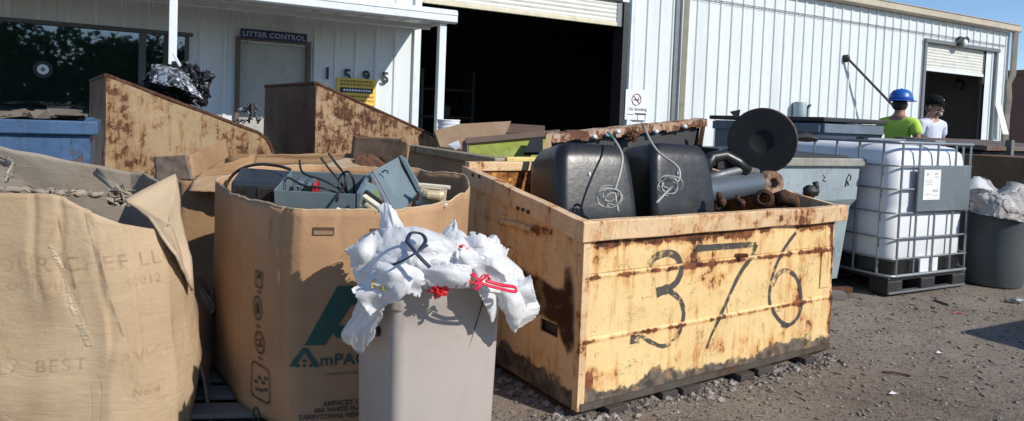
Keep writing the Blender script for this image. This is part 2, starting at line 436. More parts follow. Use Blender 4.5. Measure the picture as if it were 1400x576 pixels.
# rusty dumpster paints
M['tan376'] = rusty('tan_dumpster_paint', (.80, .585, .285), .35, 2.3, edges=((2, .572, .022, .09), (2, .309, .022, .09), (2, .71, .05, .10), (0, 1.74, .05, .10), (2, .15, .1, .03)), mud=.112, paint2=(.74, .50, .22), streak=.7, mudc=(.105, .085, .066))
M['tan376side'] = rusty('tan_dumpster_side_paint', (.74, .545, .31), .30, 5.3, edges=((2, .72, .05, .06), (1, 0, .05, .07)), mud=.125, paint2=(.66, .45, .23), streak=.5, mudc=(.105, .085, .066))
M['tan376in'] = rusty('tan_dumpster_inside', (.72, .42, .13), .62, 7.7, streak=.9, sc=1.2, rcol=((.09, .03, .01), (.42, .17, .04)))
M['tan376rim'] = rusty('tan_dumpster_rim', (.76, .54, .31), .37, 4.1, sc=2.0, rcol=((.06, .022, .012), (.28, .1, .035)))
M['tanA'] = rusty('olive_tan_paint', (.36, .26, .14), .50, 11.3, streak=.7, sc=1.3, rcol=((.035, .016, .01), (.15, .068, .032)))
M['tanB'] = rusty('worn_tan_paint', (.36, .255, .145), .54, 17.9, streak=.7, sc=1.7, rcol=((.035, .016, .01), (.14, .065, .032)))
M['brownB'] = rusty('brown_plate', (.15, .085, .06), .42, 21.0, streak=.6, paint2=(.09, .05, .04), rcol=((.035, .016, .012), (.26, .15, .09)))
M['tanC'] = rusty('pale_tan_paint', (.36, .26, .16), .16, 31.0, streak=.2)
M['railC'] = rusty('worn_rail', (.34, .30, .2), .36, 33.0, sc=3)
M['green_in'] = rusty('olive_green_paint', (.3, .36, .06), .3, 37.0, sc=2)
M['blueD'] = rusty('blue_dumpster_paint', (.04, .088, .18), .26, 41.0, streak=.3, sc=1.4, paint2=(.065, .13, .24))
M['greyD'] = rusty('grey_dumpster_paint', (.34, .41, .44), .15, 47.0, streak=.18, mud=.03)
M['navyE'] = rusty('slate_dumpster_paint', (.16, .21, .26), .14, 53.0, streak=.1)
M['blackF'] = simple('black_dumpster', (.015, .016, .02), .6)
M['brown_wall'] = simple('brown_masonry', (.2, .1, .075), .9, sc=1)
# sprayed strokes: ragged, thinning where the can ran dry
t = NT('spray_paint')
n1 = t.noise(30, 6, .7); n2 = t.noise(5, 4, .6)
al = t.step(t.math('ADD', t.math('MULTIPLY', n1, .6), t.math('MULTIPLY', n2, .5)), .42, .56)
M['spray'] = t.done(t.mix(n2, (.03, .032, .03), (.1, .1, .09)), .6, 0, None, .3, Alpha=t.math('MULTIPLY', al, .86))
# leaves
t = NT('leaf_green')
M['leaf'] = t.done(t.mix(t.noise(.9, 3), (.03, .07, .02), (.09, .14, .04)), .6, 0, None, .3)
M['bark'] = simple('bark', (.08, .06, .045), .9)
M['stain'] = simple('burn_stain', (.035, .016, .01), .6)
# ------------------------------------------------------------------ light
SUN = Vector((.94, -.66, .78)).normalized()
w = bpy.data.worlds.new('World'); scene.world = w; w.use_nodes = True
wn = w.node_tree.nodes; wl = w.node_tree.links
sky = wn.new('ShaderNodeTexSky'); sky.sky_type = 'NISHITA'; sky.sun_disc = False
sky.sun_elevation = math.asin(SUN.z); sky.sun_rotation = math.atan2(SUN.x, SUN.y)
sky.air_density = .8; sky.dust_density = .0; sky.ozone_density = 1.6
tc = wn.new('ShaderNodeTexCoord'); mp = wn.new('ShaderNodeMapping'); wl.new(tc.outputs['Generated'], mp.inputs[0])
mp.inputs['Scale'].default_value = (1, 1, 4.0)
cn = wn.new('ShaderNodeTexNoise'); wl.new(mp.outputs[0], cn.inputs['Vector']); cn.inputs['Scale'].default_value = 5.5; cn.inputs['Detail'].default_value = 8
cr = wn.new('ShaderNodeMapRange'); wl.new(cn.outputs['Fac'], cr.inputs[0]); cr.inputs[1].default_value = .62; cr.inputs[2].default_value = .78; cr.inputs[4].default_value = .7
mx = wn.new('ShaderNodeMix'); mx.data_type = 'RGBA'; wl.new(cr.outputs[0], mx.inputs[0]); 
hs = wn.new('ShaderNodeHueSaturation'); hs.inputs['Saturation'].default_value = 1.05; wl.new(sky.outputs[0], hs.inputs['Color'])
tn = wn.new('ShaderNodeMix'); tn.data_type = 'RGBA'; tn.blend_type = 'MULTIPLY'; tn.inputs[0].default_value = 1; wl.new(hs.outputs[0], tn.inputs[6]); tn.inputs[7].default_value = (.88, .95, 1.03, 1)
wl.new(tn.outputs[2], mx.inputs[6]); mx.inputs[7].default_value = (7.5, 7.8, 8.0, 1)
bg = wn['Background']; wl.new(mx.outputs[2], bg.inputs[0]); bg.inputs[1].default_value = .145
sl = bpy.data.lights.new('sun', 'SUN'); sl.energy = 4.5; sl.angle = R(.53); sl.color = (1, .945, .86)
so = bpy.data.objects.new('sun', sl); COL.objects.link(so)
so.rotation_euler = SUN.to_track_quat('Z', 'Y').to_euler()
scene.view_settings.view_transform = 'Standard'; scene.view_settings.look = 'None'
scene.view_settings.exposure = 0.05; scene.view_settings.gamma = 1
scene.cycles.use_denoising = True
scene.cycles.max_bounces = 8

# ------------------------------------------------------------------ ground
def gh(x, y):
    return .012 * mn.noise(Vector((x * .9, y * .9, 0))) + .006 * mn.noise(Vector((x * 4, y * 4, 1))) - .008
def steps(lo, hi, s, far):
    a = []; k = lo
    while k < hi: a.append(k); k += s
    a.append(hi); d = s; b = hi
    while b < far: d *= 1.35; b += d; a.append(b)
    d = s; b = lo; pre = []
    while b > -far: d *= 1.35; b -= d; pre.append(b)
    return pre[::-1] + a
gx = steps(-3, 6.5, .06, 220); gy = steps(1.6, 8, .06, 220)
g = MB()
g.v = [(x, y, gh(x, y)) for y in gy for x in gx]
W_ = len(gx)
g.f = [(j * W_ + i, j * W_ + i + 1, (j + 1) * W_ + i + 1, (j + 1) * W_ + i) for j in range(len(gy) - 1) for i in range(W_ - 1)]
tag(g.build('ground', M['ground'], smooth=True), kind='structure')

def stones(n, pick, smin, smax, name, mat, label, flat=.6):
    b = MB()
    for _ in range(n):
        x, y = pick(); s = smin * (smax / smin) ** (random.random() ** 2.2)
        z = gh(x, y) + s * .15
        k = 6; vs = [(0, 0, flat)]; 
        for r_, h in ((.8, .35), (1, -.1)):
            for i in range(k):
                an = 2 * PI * i / k + rnd(-.3, .3); q = r_ * rnd(.7, 1.15)
                vs.append((math.cos(an) * q, math.sin(an) * q, h * flat * rnd(.6, 1.2)))
        fs = [(0, 1 + i, 1 + (i + 1) % k) for i in range(k)] + [(1 + i, 1 + k + i, 1 + k + (i + 1) % k, 1 + (i + 1) % k) for i in range(k)]
        Mx = Matrix.Translation((x, y, z)) @ Matrix.Rotation(rnd(0, 6), 4, 'Z') @ Matrix.Diagonal((s, s * rnd(.5, 1), s, 1))
        b.add(vs, fs, Mx)
    return tag(b.build(name, mat), label, None, None, 'stuff')
def pick_r():
    while True:
        y = 2.5 + 5.5 * random.random() ** 1.6; x = rnd(-.2, .85) * y
        if x / y < .02 and y > 2.8: continue
        return x, y
def pick_edge():
    q = random.random() * 1.75; d = Vector((.836, .549)); nrm = Vector((.549, -.836))
    p = Vector((.308, 2.754)) + d * q + nrm * abs(random.gauss(0, .07))
    if random.random() < .3:
        p = Vector((.308, 2.754)) + Vector((-.549, .836)) * rnd(0, .6) - d * abs(random.gauss(0, .06))
    return p.x, p.y
stones(5200, pick_r, .003, .017, 'gravel', M['stone'], 'loose grey gravel over the packed dirt')
stones(700, pick_edge, .006, .028, 'rubble', M['stone'], 'broken rubble along the foot of the numbered dumpster')

# ------------------------------------------------------------------ warehouse, local x along the facade, local y into the building
BA = R(27.94)
BO = Vector((-math.sin(BA), math.cos(BA), 0)) * 10.3
BM = Matrix.Translation(BO) @ Matrix.Rotation(BA, 4, 'Z')
def onwall(px, py, off=0.0):
    """local (s, z) of a picture point on the facade plane, off metres in front of it"""
    n_ = BM.to_3x3() @ Vector((0, 1, 0))
    p = BM.inverted() @ hit(px, py, BO - n_ * off, n_)
    return p.x, p.z
house = thing('warehouse', 'long white ribbed metal warehouse with a tan roof edge and two open roller doors', 'warehouse', BO, BA)
def siding(b, x0, x1, z0, z1, y=0.0, pitch=.305, out=-1, h=.024):
    """ribbed steel sheet; ribs stand out of the wall"""
    pr = []
    k = math.floor(x0 / pitch)
    xs = [(x0, 0)]
    while k * pitch < x1 + pitch:
        c_ = k * pitch
        for dx, hh in ((-.038, 0), (-.018, h), (.018, h), (.038, 0)):
            if x0 < c_ + dx < x1: xs.append((c_ + dx, hh))
        k += 1
    xs.append((x1, 0))
    rows = [z0, z1]
    vs = [(x, y + out * hh, z) for z in rows for x, hh in xs]; n_ = len(xs)
    b.add(vs, [(i, i + 1, n_ + i + 1, n_ + i) for i in range(n_ - 1)])
EAVE = 4.1; X0, X1 = -6.0, 20.6
BAY = (3.72, 7.72, 3.45); RD = (16.86, 19.55, 3.52)
WIN = (-4.6, .46, .95, 2.2); DOOR = (1.1, 2.02, .05, 2.15)
b = MB()
def wl_(x0, x1, z0, z1): siding(b, x0, x1, z0, z1)
wl_(X0, WIN[0], 0, EAVE); wl_(WIN[0], WIN[1], 0, WIN[2]); wl_(WIN[0], WIN[1], WIN[3], EAVE)
wl_(WIN[1], DOOR[0], 0, EAVE); wl_(DOOR[0], DOOR[1], DOOR[3], EAVE); wl_(DOOR[1], BAY[0], 0, EAVE)
wl_(BAY[0], BAY[1], BAY[2], EAVE); wl_(BAY[1], RD[0], 0, EAVE); wl_(RD[0], RD[1], RD[2], EAVE); wl_(RD[1], X1, 0, EAVE)
b.build('wall', M['siding'], house)
b = MB(); DP = 14.0
siding(b, X0, X1, 0, EAVE, y=DP, out=1)
b.prism([(X0, .05, 0), (X0, .05, EAVE), (X0, DP, EAVE), (X0, DP, 0)], (-.06, 0, 0))
b.prism([(X1, .0, 0), (X1, .0, EAVE), (X1, DP, EAVE), (X1, DP, 0)], (.03, 0, 0))
b.build('end_wall', M['siding'], house)
b = MB(); 
b.prism([(X0 - .1, -.18, EAVE + .15), (X0 - .1, DP / 2, EAVE + 1.0), (X0 - .1, DP + .2, EAVE + .15), (X0 - .1, DP + .2, EAVE + .08), (X0 - .1, DP / 2, EAVE + .92), (X0 - .1, -.18, EAVE + .08)], (X1 - X0 + .25, 0, 0))
b.build('roof', M['white_trim'], house)
b = MB()
b.prism([(X0, -.16, EAVE - .0), (X0, -.2, EAVE + .03), (X0, -.2, EAVE + .17), (X0, -.03, EAVE + .17), (X0, -.03, EAVE + .0)], (X1 - X0 + .18, 0, 0))
b.box(((X0 + X1) / 2, -.11, EAVE + .185), (X1 - X0 + .2, .22, .02))
b.build('gutter', M['tan_trim'], house, bevel=.01)
b = MB()
b.box(((X0 + X1) / 2, .06, EAVE - .02), (X1 - X0, .1, .06)); b.build('eave_strut', M['dark_metal'], house)
# row of screws with washers: two lines near the eave
b = MB(); x = 7.9
while x < 20.4:
    if not (RD[0] < x < RD[1]):
        for zz in (3.72,):
            b.lathe([(.001, .006), (.011, .005), (.013, 0)], 6, Matrix.Translation((x + rnd(-.01, .01), -.001, zz)) @ Matrix.Rotation(PI / 2, 4, 'X'))
    x += .1
b.build('screw_row', M['dark_metal'], house)
b = MB(); b.box(((7.9 + 20.4) / 2, -.0345, 3.735), (12.5, .004, .018)); b.box(((7.9 + 20.4) / 2, -.0345, 3.70), (12.5, .003, .008)); b.build('panel_seam', M['galv_dark'], house)
# interior lining: floor, dark back walls
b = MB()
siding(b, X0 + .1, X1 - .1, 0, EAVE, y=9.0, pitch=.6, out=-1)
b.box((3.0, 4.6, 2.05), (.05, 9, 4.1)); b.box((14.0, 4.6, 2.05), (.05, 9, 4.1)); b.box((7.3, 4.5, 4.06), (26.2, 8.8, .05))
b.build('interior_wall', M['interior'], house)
b = MB(); siding(b, 15.5, 20.55, 0, 4.0, y=3.4, pitch=.3, out=-1); b.box((20.5, 1.8, 2), (.04, 3.4, 4)); b.box((15.6, 1.8, 2), (.04, 3.4, 4)); b.build('partition', M['interior_grey'], house)
b = MB(); b.box(((X0 + X1) / 2, 4.5, -.02), (X1 - X0 - .1, 8.9, .06)); b.build('floor_slab', M['interior_grey'], house)
# bay jambs
def jamb(x, w_, z1, side):
    b.box((x, .12, z1 / 2), (w_, .3, z1))
b = MB(); jamb(BAY[1] + .0, .12, BAY[2], 1); b.build('door_jamb', M['dark_metal'], house)
b = MB(); jamb(RD[0] + .02, .04, RD[2], 1); b.build('door_jamb', M['dark_metal'], house)
b = MB(); b.box(((BAY[0] + BAY[1]) / 2, .12, BAY[2] + .05), (BAY[1] - BAY[0] - .2, .3, .1)); b.build('door_lintel', M['dark_metal'], house)
b = MB(); b.box((BAY[0] - .03, -.045, 1.75), (.11, .03, 3.5)); b.build('corner_trim', M['white_trim'], house, bevel=.006)
b = MB(); b.box((BAY[1] + .13, -.043, 1.9), (.07, .02, 3.8)); b.build('corner_trim', M['white_trim'], house, bevel=.006)
b = MB(); b.box((RD[0] - .05, -.05, RD[2] / 2), (.09, .03, RD[2])); b.build('door_trim', M['galv_dark'], house, bevel=.006)
b = MB(); b.box((RD[1] + .42, -.02, RD[2] / 2), (.09, .09, RD[2])); b.build('door_trim', M['galv_dark'], house, bevel=.006)
b = MB(); b.box(((RD[0] + RD[1]) / 2 + .2, -.06, RD[2] + .045), (RD[1] - RD[0] + .6, .05, .09)); b.build('door_trim', M['galv_dark'], house, bevel=.006)
b = MB(); b.box((RD[1] + .19, .1, RD[2] / 2), (.36, .05, RD[2])); b.box((RD[1] + .02, .08, 3.1), (.12, .1, .9)); b.build('door_guide', M['galv_dark'], house)
# roller curtains
def curtain(x0, x1, z0, z1, y, name, mat, endbar):
    r = thing_part = bpy.data.objects.new(name, None); COL.objects.link(r); r.parent = house
    n_ = int((z1 - z0) / .012)
    b = MB(); b.sheet(lambda u, v: (x0 + (x1 - x0) * u, y - .012 * abs(math.sin(PI * (v * (z1 - z0)) / .075)), z0 + (z1 - z0) * v), 2, n_)
    b.build('slats', mat, r)
    b = MB(); b.box(((x0 + x1) / 2, y - .02, z0 - .03), (x1 - x0, .05, .075)); b.build('bottom_bar', endbar, r, bevel=.01)
    return r
curtain(BAY[0], BAY[1] - .19, 3.06, BAY[2] + .1, .03, 'roller_door', M['shutter'], M['cream_trim'])
b = MB(); b.box((BAY[1] - .1, .04, 3.3), (.17, .06, .6)); b.build('door_track', M['galv_dark'], house)
rd = curtain(RD[0] + .04, RD[1] - .06, 2.9, RD[2], .05, 'roller_door', M['shutter'], M['white_trim'])
# downspouts
def downspout(x, name, kink):
    b = MB()
    if kink:
        P = [(x, -.13, EAVE + .02), (x, -.13, 2.95), (x - .05, -.06, 2.72), (x - .03, -.09, 2.3), (x, -.05, 1.9), (x - .03, -.07, 1.5), (x, -.07, .15)]
    else:
        P = [(x, -.12, EAVE + .02), (x, -.11, 2.4), (x, -.11, .2)]
    b.tube(P, .085, 4, flat=.8); b.build(name, M['tan_trim'] if kink else M['cream_trim'], house, bevel=.008)
downspout(9.07, 'downspout', False)
downspout(20.62, 'downspout', True)
b = MB(); b.prism([(8.84, -.002, 0), (8.87, -.05, 0), (8.96, -.05, 0), (8.99, -.002, 0)], (0, 0, EAVE)); b.build('wall_strip', M['galv_dark'], house)  # dull grey strip left of the straight downspout
# bent corner flashing at the right door
b = MB(); b.slab([(20.02, -.05, 3.5), (20.3, -.05, 3.5), (20.28, -.05, 2.2), (20.0, -.05, 2.2)], .012); b.slab([(20.0, -.05, 2.2), (20.28, -.05, 2.2), (20.45, -.22, 1.35), (20.17, -.22, 1.35)], .012)
b.build('bent_flashing', M['white_trim'], house)
# tinted window with frame
wi = MB(); wi.box(((WIN[0] + WIN[1]) / 2, .04, (WIN[2] + WIN[3]) / 2), (WIN[1] - WIN[0], .02, WIN[3] - WIN[2]))
wo = wi.build('window', M['glass'], house)
b = MB()
for x, w_ in ((WIN[0], .06), (-.09, .085), (WIN[1] - .02, .05), (-2.4, .05)):
    b.box((x, .005, (WIN[2] + WIN[3]) / 2), (w_, .06, WIN[3] - WIN[2]))
b.box(((WIN[0] + WIN[1]) / 2, .0, WIN[3] - .015), (WIN[1] - WIN[0] + .1, .07, .05)); b.box(((WIN[0] + WIN[1]) / 2, .0, WIN[2]), (WIN[1] - WIN[0] + .1, .07, .05))
b.build('window_frame', M['frame_grey'], wo, bevel=.004)
# entrance door
b = MB(); b.box(((DOOR[0] + DOOR[1]) / 2, .05, 1.1), (DOOR[1] - DOOR[0], .045, 2.1)); do = b.build('door', M['door'], house, bevel=.004)
b = MB()
b.box((DOOR[0] - .02, -.01, 1.09), (.06, .1, 2.18)); b.box((DOOR[1] + .02, -.01, 1.09), (.06, .1, 2.18)); b.box(((DOOR[0] + DOOR[1]) / 2, -.01, 2.2), (1.02, .1, .05))
b.build('door_frame', M['brown_trim'], do, bevel=.004)
b = MB(); b.tube([(1.93, .02, 1.05), (1.93, -.03, 1.05), (1.83, -.03, 1.05)], .012); b.build('handle', M['galv'], do)
# canopy: pan deck, fascia gutter, posts
CX0, CX1, CW = -5.0, 3.62, 1.76
b = MB()
k = CX0
vs = []; xs = []
while k < CX1 - .01:
    xs += [(k, 0), (k + .22, 0), (k + .235, .035), (k + .29, .035)]; k += .305
xs = [q for q in xs if q[0] < CX1] + [(CX1, 0)]
for y, z in ((-.02, 2.60), (-CW + .04, 2.545)):
    vs += [(x, y, z + h) for x, h in xs]
n_ = len(xs)
b.add(vs, [(i, n_ + i, n_ + i + 1, i + 1) for i in range(n_ - 1)])
cano = b.build('canopy', M['white_trim'], house, solid=.01)
b = MB()
b.prism([(CX0, -CW, 2.46), (CX0, -CW - .03, 2.48), (CX0, -CW - .03, 2.62), (CX0, -CW + .0, 2.64), (CX0, -CW + .04, 2.64), (CX0, -CW + .04, 2.46)], (CX1 - CX0, 0, 0))
b.box(((CX0 + CX1) / 2, -CW - .034, 2.575), (CX1 - CX0, .012, .02))
b.prism([(CX1 - .03, -CW + .045, 2.49), (CX1 - .03, -CW + .045, 2.63), (CX1 - .03, -.03, 2.68), (CX1 - .03, -.03, 2.54)], (.04, 0, 0))
b.build('fascia', M['white_trim'], cano, bevel=.006)
b = MB(); b.box(((CX0 + CX1) / 2, -CW / 2, 2.5), (CX1 - CX0 - .1, .06, .07)); b.build('cross_beam', M['white_trim'], cano)
b = MB(); b.box((3.45, -CW + .1, 1.23), (.1, .1, 2.46)); b.box((3.45, -CW + .1, .01), (.2, .2, .02)); b.build('post', M['white_trim'], cano, bevel=.008)
px_, pz_ = onwall(236.5, 40, CW - .1)
b = MB(); b.box((px_, -CW + .1, 1.23), (.085, .085, 2.46)); b.box((px_, -CW + .1, .01), (.2, .2, .02)); b.build('post', M['white_trim'], cano, bevel=.008)

def wall_item(name, label, cat, s, z, off=.045, group=None):
    o = thing(name, label, cat, BM @ Vector((s, -off, z)), BA, group)
    return o
def flat_text(s, size, mat, parent, x, z, y=-.006, bold=.0, align='CENTER', ext=.001, name='lettering', spacing=1.0):
    vs, fs = text2d(s, size, bold, align, ext, spacing)
    b = MB(); b.add([(x + v.x, y - v.z, z + v.y) for v in vs], fs)
    return b.build(name, mat, parent)
# street number: one character on every second rib bay
nb = wall_item('street_number', 'black street number 1595 fixed beside the entrance door', 'street number', 2.3, 1.8, .037)
for ch, px, py in (('1', 447.5, 100), ('5', 474.5, 102.5), ('9', 500.5, 104.5), ('5', 526.5, 106.5)):
    s_, z_ = onwall(px, py, .04)
    vs, fs = text2d(ch, .235, .008, 'CENTER', .003)
    q = MB(); q.add([(s_ - 2.3 + v.x, -v.z - .008, z_ - 1.8 - .082 + v.y) for v in vs], fs); q.build('digit', M['ink_black'], nb)
# name board over the door
s0, z0 = onwall(331, 44.5, .06); s1, z1 = onwall(418, 54, .06)
sg = wall_item('sign_board', 'long dark blue LITTER CONTROL sign over the entrance door', 'sign', (s0 + s1) / 2, (z0 + z1) / 2, .06)
q = MB(); q.box((0, .006, 0), (s1 - s0 + .04, .02, .135)); q.build('board', M['sign_blue'], sg, bevel=.003)
flat_text('LITTER CONTROL', .098, M['letter_pale'], sg, 0, -.034, -.006, .002, spacing=1.08)
# yellow notice
s0, z0 = onwall(461, 110, .05); s1, z1 = onwall(513, 140, .05)
sg = wall_item('notice', 'yellow printed notice below the street number', 'sign', (s0 + s1) / 2, 1.54, .05)
q = MB(); q.box((0, .004, 0), (.60, .008, .40)); q.build('board', M['sign_yellow'], sg)
q = MB()
for r_, zz in enumerate((.155, .105)):
    x = -.25
    while x < .24:
        w_ = rnd(.02, .05); q.box((x + w_ / 2, -.002, zz), (w_, .003, .03)); x += w_ + .014
q.build('print', M['ink_brown'], sg)
q = MB(); q.box((.0, -.0022, .02), (.5, .003, .075)); q.build('black_bar', M['ink_black'], sg)
q = MB(); x = -.2
while x < .2:
    w_ = rnd(.02, .04); q.box((x + w_ / 2, -.0055, .02), (w_, .003, .03)); x += w_ + .012
q.build('white_print', M['white_paint'], sg)
q = MB(); x = -.2
while x < .24:
    w_ = rnd(.02, .05); q.box((x + w_ / 2, -.0022, -.07), (w_, .003, .025)); q.box((x + w_ / 2, -.0022, -.13), (w_, .003, .02)); x += w_ + .014
q.build('small_print', M['ink_brown'], sg)
# no smoking sign
s0, z0 = onwall(856.5, 121, .05); s1, z1 = onwall(887, 125, .05)
sg = wall_item('no_smoking_sign', 'white no smoking sign at the edge of the large roller door', 'sign', (s0 + s1) / 2, 1.58, .05)
q = MB(); q.box((0, .004, 0), (.54, .008, .56)); q.build('board', M['white_paint'], sg, bevel=.002)
q = MB()
cx, cz = -.02, .10
q.tube([(cx + .105 * math.cos(a_), -.003, cz + .105 * math.sin(a_)) for a_ in [2 * PI * i / 28 for i in range(28)]], .013, 4, closed=True, flat=.5)
q.tube([(cx - .072, -.003, cz + .072), (cx + .072, -.003, cz - .072)], .013, 4, flat=.5)
q.build('red_circle', simple('dark_red', (.33, .03, .04), .5), sg)
q = MB(); q.box((cx, -.002, cz - .005), (.12, .004, .022)); q.box((cx + .05, -.002, cz + .03), (.012, .004, .04)); q.build('cigarette', M['ink_black'], sg)
flat_text('No Smoking', .085, M['ink_black'], sg, .02, -.105, -.003, .0)
q = MB(); q.box((.09, -.002, -.165), (.26, .003, .03)); q.box((-.15, -.002, -.18), (.16, .003, .012)); q.box((.02, -.002, -.23), (.012, .003, .1)); q.box((.2, -.002, -.22), (.012, .003, .1)); q.build('small_print', M['ink_black'], sg)
# round sticker on the window
s0, z0 = onwall(58.5, 95, .0)
sg = wall_item('window_sticker', 'round black sticker with a white emblem on the tinted window', 'sticker', s0, z0, -.026)
q = MB(); q.lathe([(0.001, .004), (.105, .004), (.105, 0)], 28, Matrix.Rotation(PI / 2, 4, 'X')); q.build('disc', M['ink_black'], sg)
q = MB(); q.lathe([(0.001, .006), (.062, .006), (.062, .003)], 20, Matrix.Rotation(PI / 2, 4, 'X')); q.build('emblem', M['white_paint'], sg)
q = MB(); q.add([(-.03, -.009, 0), (0, -.009, -.034), (.03, -.009, 0), (0, -.009, .034)], [(0, 1, 2, 3)]); q.build('emblem_mark', M['galv_dark'], sg)
# wall lamp over the right door
s0, z0 = onwall(1317, 55, .15)
lp = wall_item('wall_lamp', 'round floodlight mounted above the small roller door', 'lamp', s0, z0, .06)
q = MB(); q.lathe([(.001, 0), (.09, .02), (.13, .1), (.14, .16), (.12, .15), (.001, .1)], 20, Matrix.Rotation(R(115), 4, 'X')); q.build('lamp_shade', M['galv_dark'], lp)
q = MB(); q.blob((0, -.14, -.07), (.085, .05, .085)); q.build('lens', simple('lamp_lens', (.85, .84, .75), .15, var=0, damt=0), lp, smooth=True)
q = MB(); q.box((0, -.02, .04), (.1, .08, .1)); q.tube([(-.0, -.05, .05), (.2, -.08, .1)], .012); q.build('bracket', M['rust'], lp)
# lamp inside the bay
s0, z0 = onwall(1312, 115, -.7)
lp = thing('hanging_lamp', 'dark round lamp hanging inside the small roller door', 'lamp', BM @ Vector((s0, .7, z0)), BA)
q = MB(); q.lathe([(.001, .1), (.08, .1), (.17, 0), (.16, -.02), (.001, .03)], 20, Matrix.Rotation(R(70), 4, 'X')); q.build('lamp_shade', M['dark_metal'], lp)
q = MB(); q.blob((.05, -.05, 0), (.07, .04, .09)); q.build('lens', M['galv'], lp, smooth=True)
q = MB(); q.tube([(0, .05, .1), (0, .05, .9)], .012); q.build('rod', M['dark_metal'], lp)
# black stay arm
a0 = onwall(1157, 79, .05)
arm = wall_item('stay_arm', 'long black pole slanting down from a bracket on the white wall', 'pole', a0[0], a0[1], .04)
tip = onwall(1243, 170, .75)
q = MB(); q.tube([(0, -.03, 0), (tip[0] - a0[0], -.75, tip[1] - a0[1])], .03, 8); q.build('pole', M['dark_metal'], arm)
q = MB(); q.blob((0, -.03, 0), (.07, .06, .07)); q.box((0, .0, -.02), (.1, .06, .16)); q.build('bracket', M['dark_metal'], arm, smooth=True)
# meter box on wall
s0, z0 = onwall(1093, 146, .12)
mb = wall_item('meter_box', 'small grey round meter box with a black pipe on the white wall', 'meter box', s0, z0 - .1, .05)
q = MB(); q.lathe([(.001, -.25), (.13, -.25), (.14, -.2), (.14, .16), (.12, .2), (.001, .2)], 20, Matrix.Translation((0, -.08, 0))); q.build('case', simple('pale_grey_case', (.3, .4, .42), .5), mb, smooth='auto')
q = MB(); q.tube([(.22, -.08, -.4), (.22, -.08, .06), (.26, -.1, .13), (.3, -.1, .14)], .03, 8); q.build('pipe', M['dark_metal'], mb)
# things inside the big bay: blue drum and a beam
dr = thing('blue_drum', 'blue drum in the dark just inside the large roller door', 'drum', BM @ Vector((4.55, 3.0, .02)), 0)
q = MB(); q.lathe([(.001, 1.5), (.26, 1.5), (.29, 1.45), (.28, 1.0), (.29, .98), (.28, .5), (.29, .48), (.28, 0), (.001, 0)], 24); q.build('shell', simple('drum_blue', (.03, .08, .2), .4), dr, smooth='auto')
q = MB(); q.lathe([(.3, 1.47), (.3, 1.5), (.27, 1.5)], 24); q.build('ring', M['galv'], dr)

rk = thing('storage_rack', 'dim steel rack of boxes deep inside the large roller door', 'rack', BM @ Vector((4.6, 6.2, .02)), BA)
for x in (0, 1.4, 2.8):
    q = MB(); q.box((x, 0, 1.2), (.07, .6, 2.4)); q.build('upright', M['galv_dark'], rk)
for z in (.5, 1.2, 1.9):
    q = MB(); q.box((1.4, -.01, z), (2.85, .6, .05)); q.build('shelf', M['wood'], rk)
for k in range(7):
    q = MB(); h_ = rnd(.2, .45); q.box((rnd(.2, 2.6), -.05, (.53, 1.23, 1.93)[k % 3] + h_ / 2), (rnd(.25, .45), .4, h_)); o_ = q.build('stored_box', (M['wood'], M['galv_dark'], M['shutter'])[k % 3]); o_.matrix_world = BM @ Matrix.Translation((4.6, 6.2, .02)); tag(o_, ('small box on the lowest shelf of the dim rack', 'small box on the middle shelf of the dim rack', 'small box on the top shelf of the dim rack')[k % 3], 'box', 'boxes on the dim rack')

# ------------------------------------------------------------------ brown building beyond
bb = thing('brown_building', 'low brown flat-roofed building beyond the right end of the warehouse', 'building', (28.5, 38, 0), R(28))
q = MB(); q.prism([(0, 0, 0), (0, 0, 4.9), (0, 12, 4.9), (0, 12, 0)], (26, 0, 0)); q.build('wall', M['brown_wall'], bb)
q = MB(); q.box((13, 6, 5.0), (26.3, 12.3, .25)); q.build('roof', M['brown_trim'], bb)
for k in range(4):
    q = MB(); q.box((1.3 + k * 5, -.03, 2.2), (2.2, .08, 1.6)); wd = q.build('window', M['glass'], bb)
    q = MB(); q.box((1.3 + k * 5, -.06, 1.36), (2.5, .2, .12)); q.box((1.3 + k * 5, -.05, 3.05), (2.4, .1, .1)); q.build('window_frame', M['tan_trim'], wd)

# ------------------------------------------------------------------ trees behind the viewer, seen mirrored in the tinted window
def tree(x, y, h, seed, label):
    random.seed(seed)
    o = thing('tree', label, 'tree', (x, y, 0), 0, 'trees along the far side of the yard')
    q = MB(); q.tube([(0, 0, 0), (.1, 0, h * .3), (0, .1, h * .7), (.05, 0, h * .92)], [.22, .17, .1, .03], 8)
    for k in range(7):
        a_ = rnd(0, 6.28); z = h * rnd(.3, .8); q.tube([(0, 0, z), (math.cos(a_) * h * .14, math.sin(a_) * h * .14, z + h * .08), (math.cos(a_) * h * .25, math.sin(a_) * h * .25, z + h * .1)], [.07, .05, .02], 5)
    q.build('trunk', M['bark'], o)
    q = MB()
    cl = [(Vector((rnd(-1, 1) * h * .30, rnd(-1, 1) * h * .24, h * rnd(.12, .88))), rnd(.12, .22) * h) for _ in range(26)]
    for _ in range(3000):
        c_, r_ = random.choice(cl)
        d_ = Vector((random.gauss(0, 1), random.gauss(0, 1), random.gauss(0, 1))).normalized() * r_ * rnd(.5, 1)
        p = c_ + d_; s_ = rnd(.12, .24)
        e1 = Vector((rnd(-1, 1), rnd(-1, 1), rnd(-1, 1))).normalized() * s_; e2 = e1.orthogonal().normalized() * s_ * .6
        q.add([p - e1, p + e2, p + e1, p - e2], [(0, 1, 2, 3)])
    q.build('crown', M['leaf'], o)
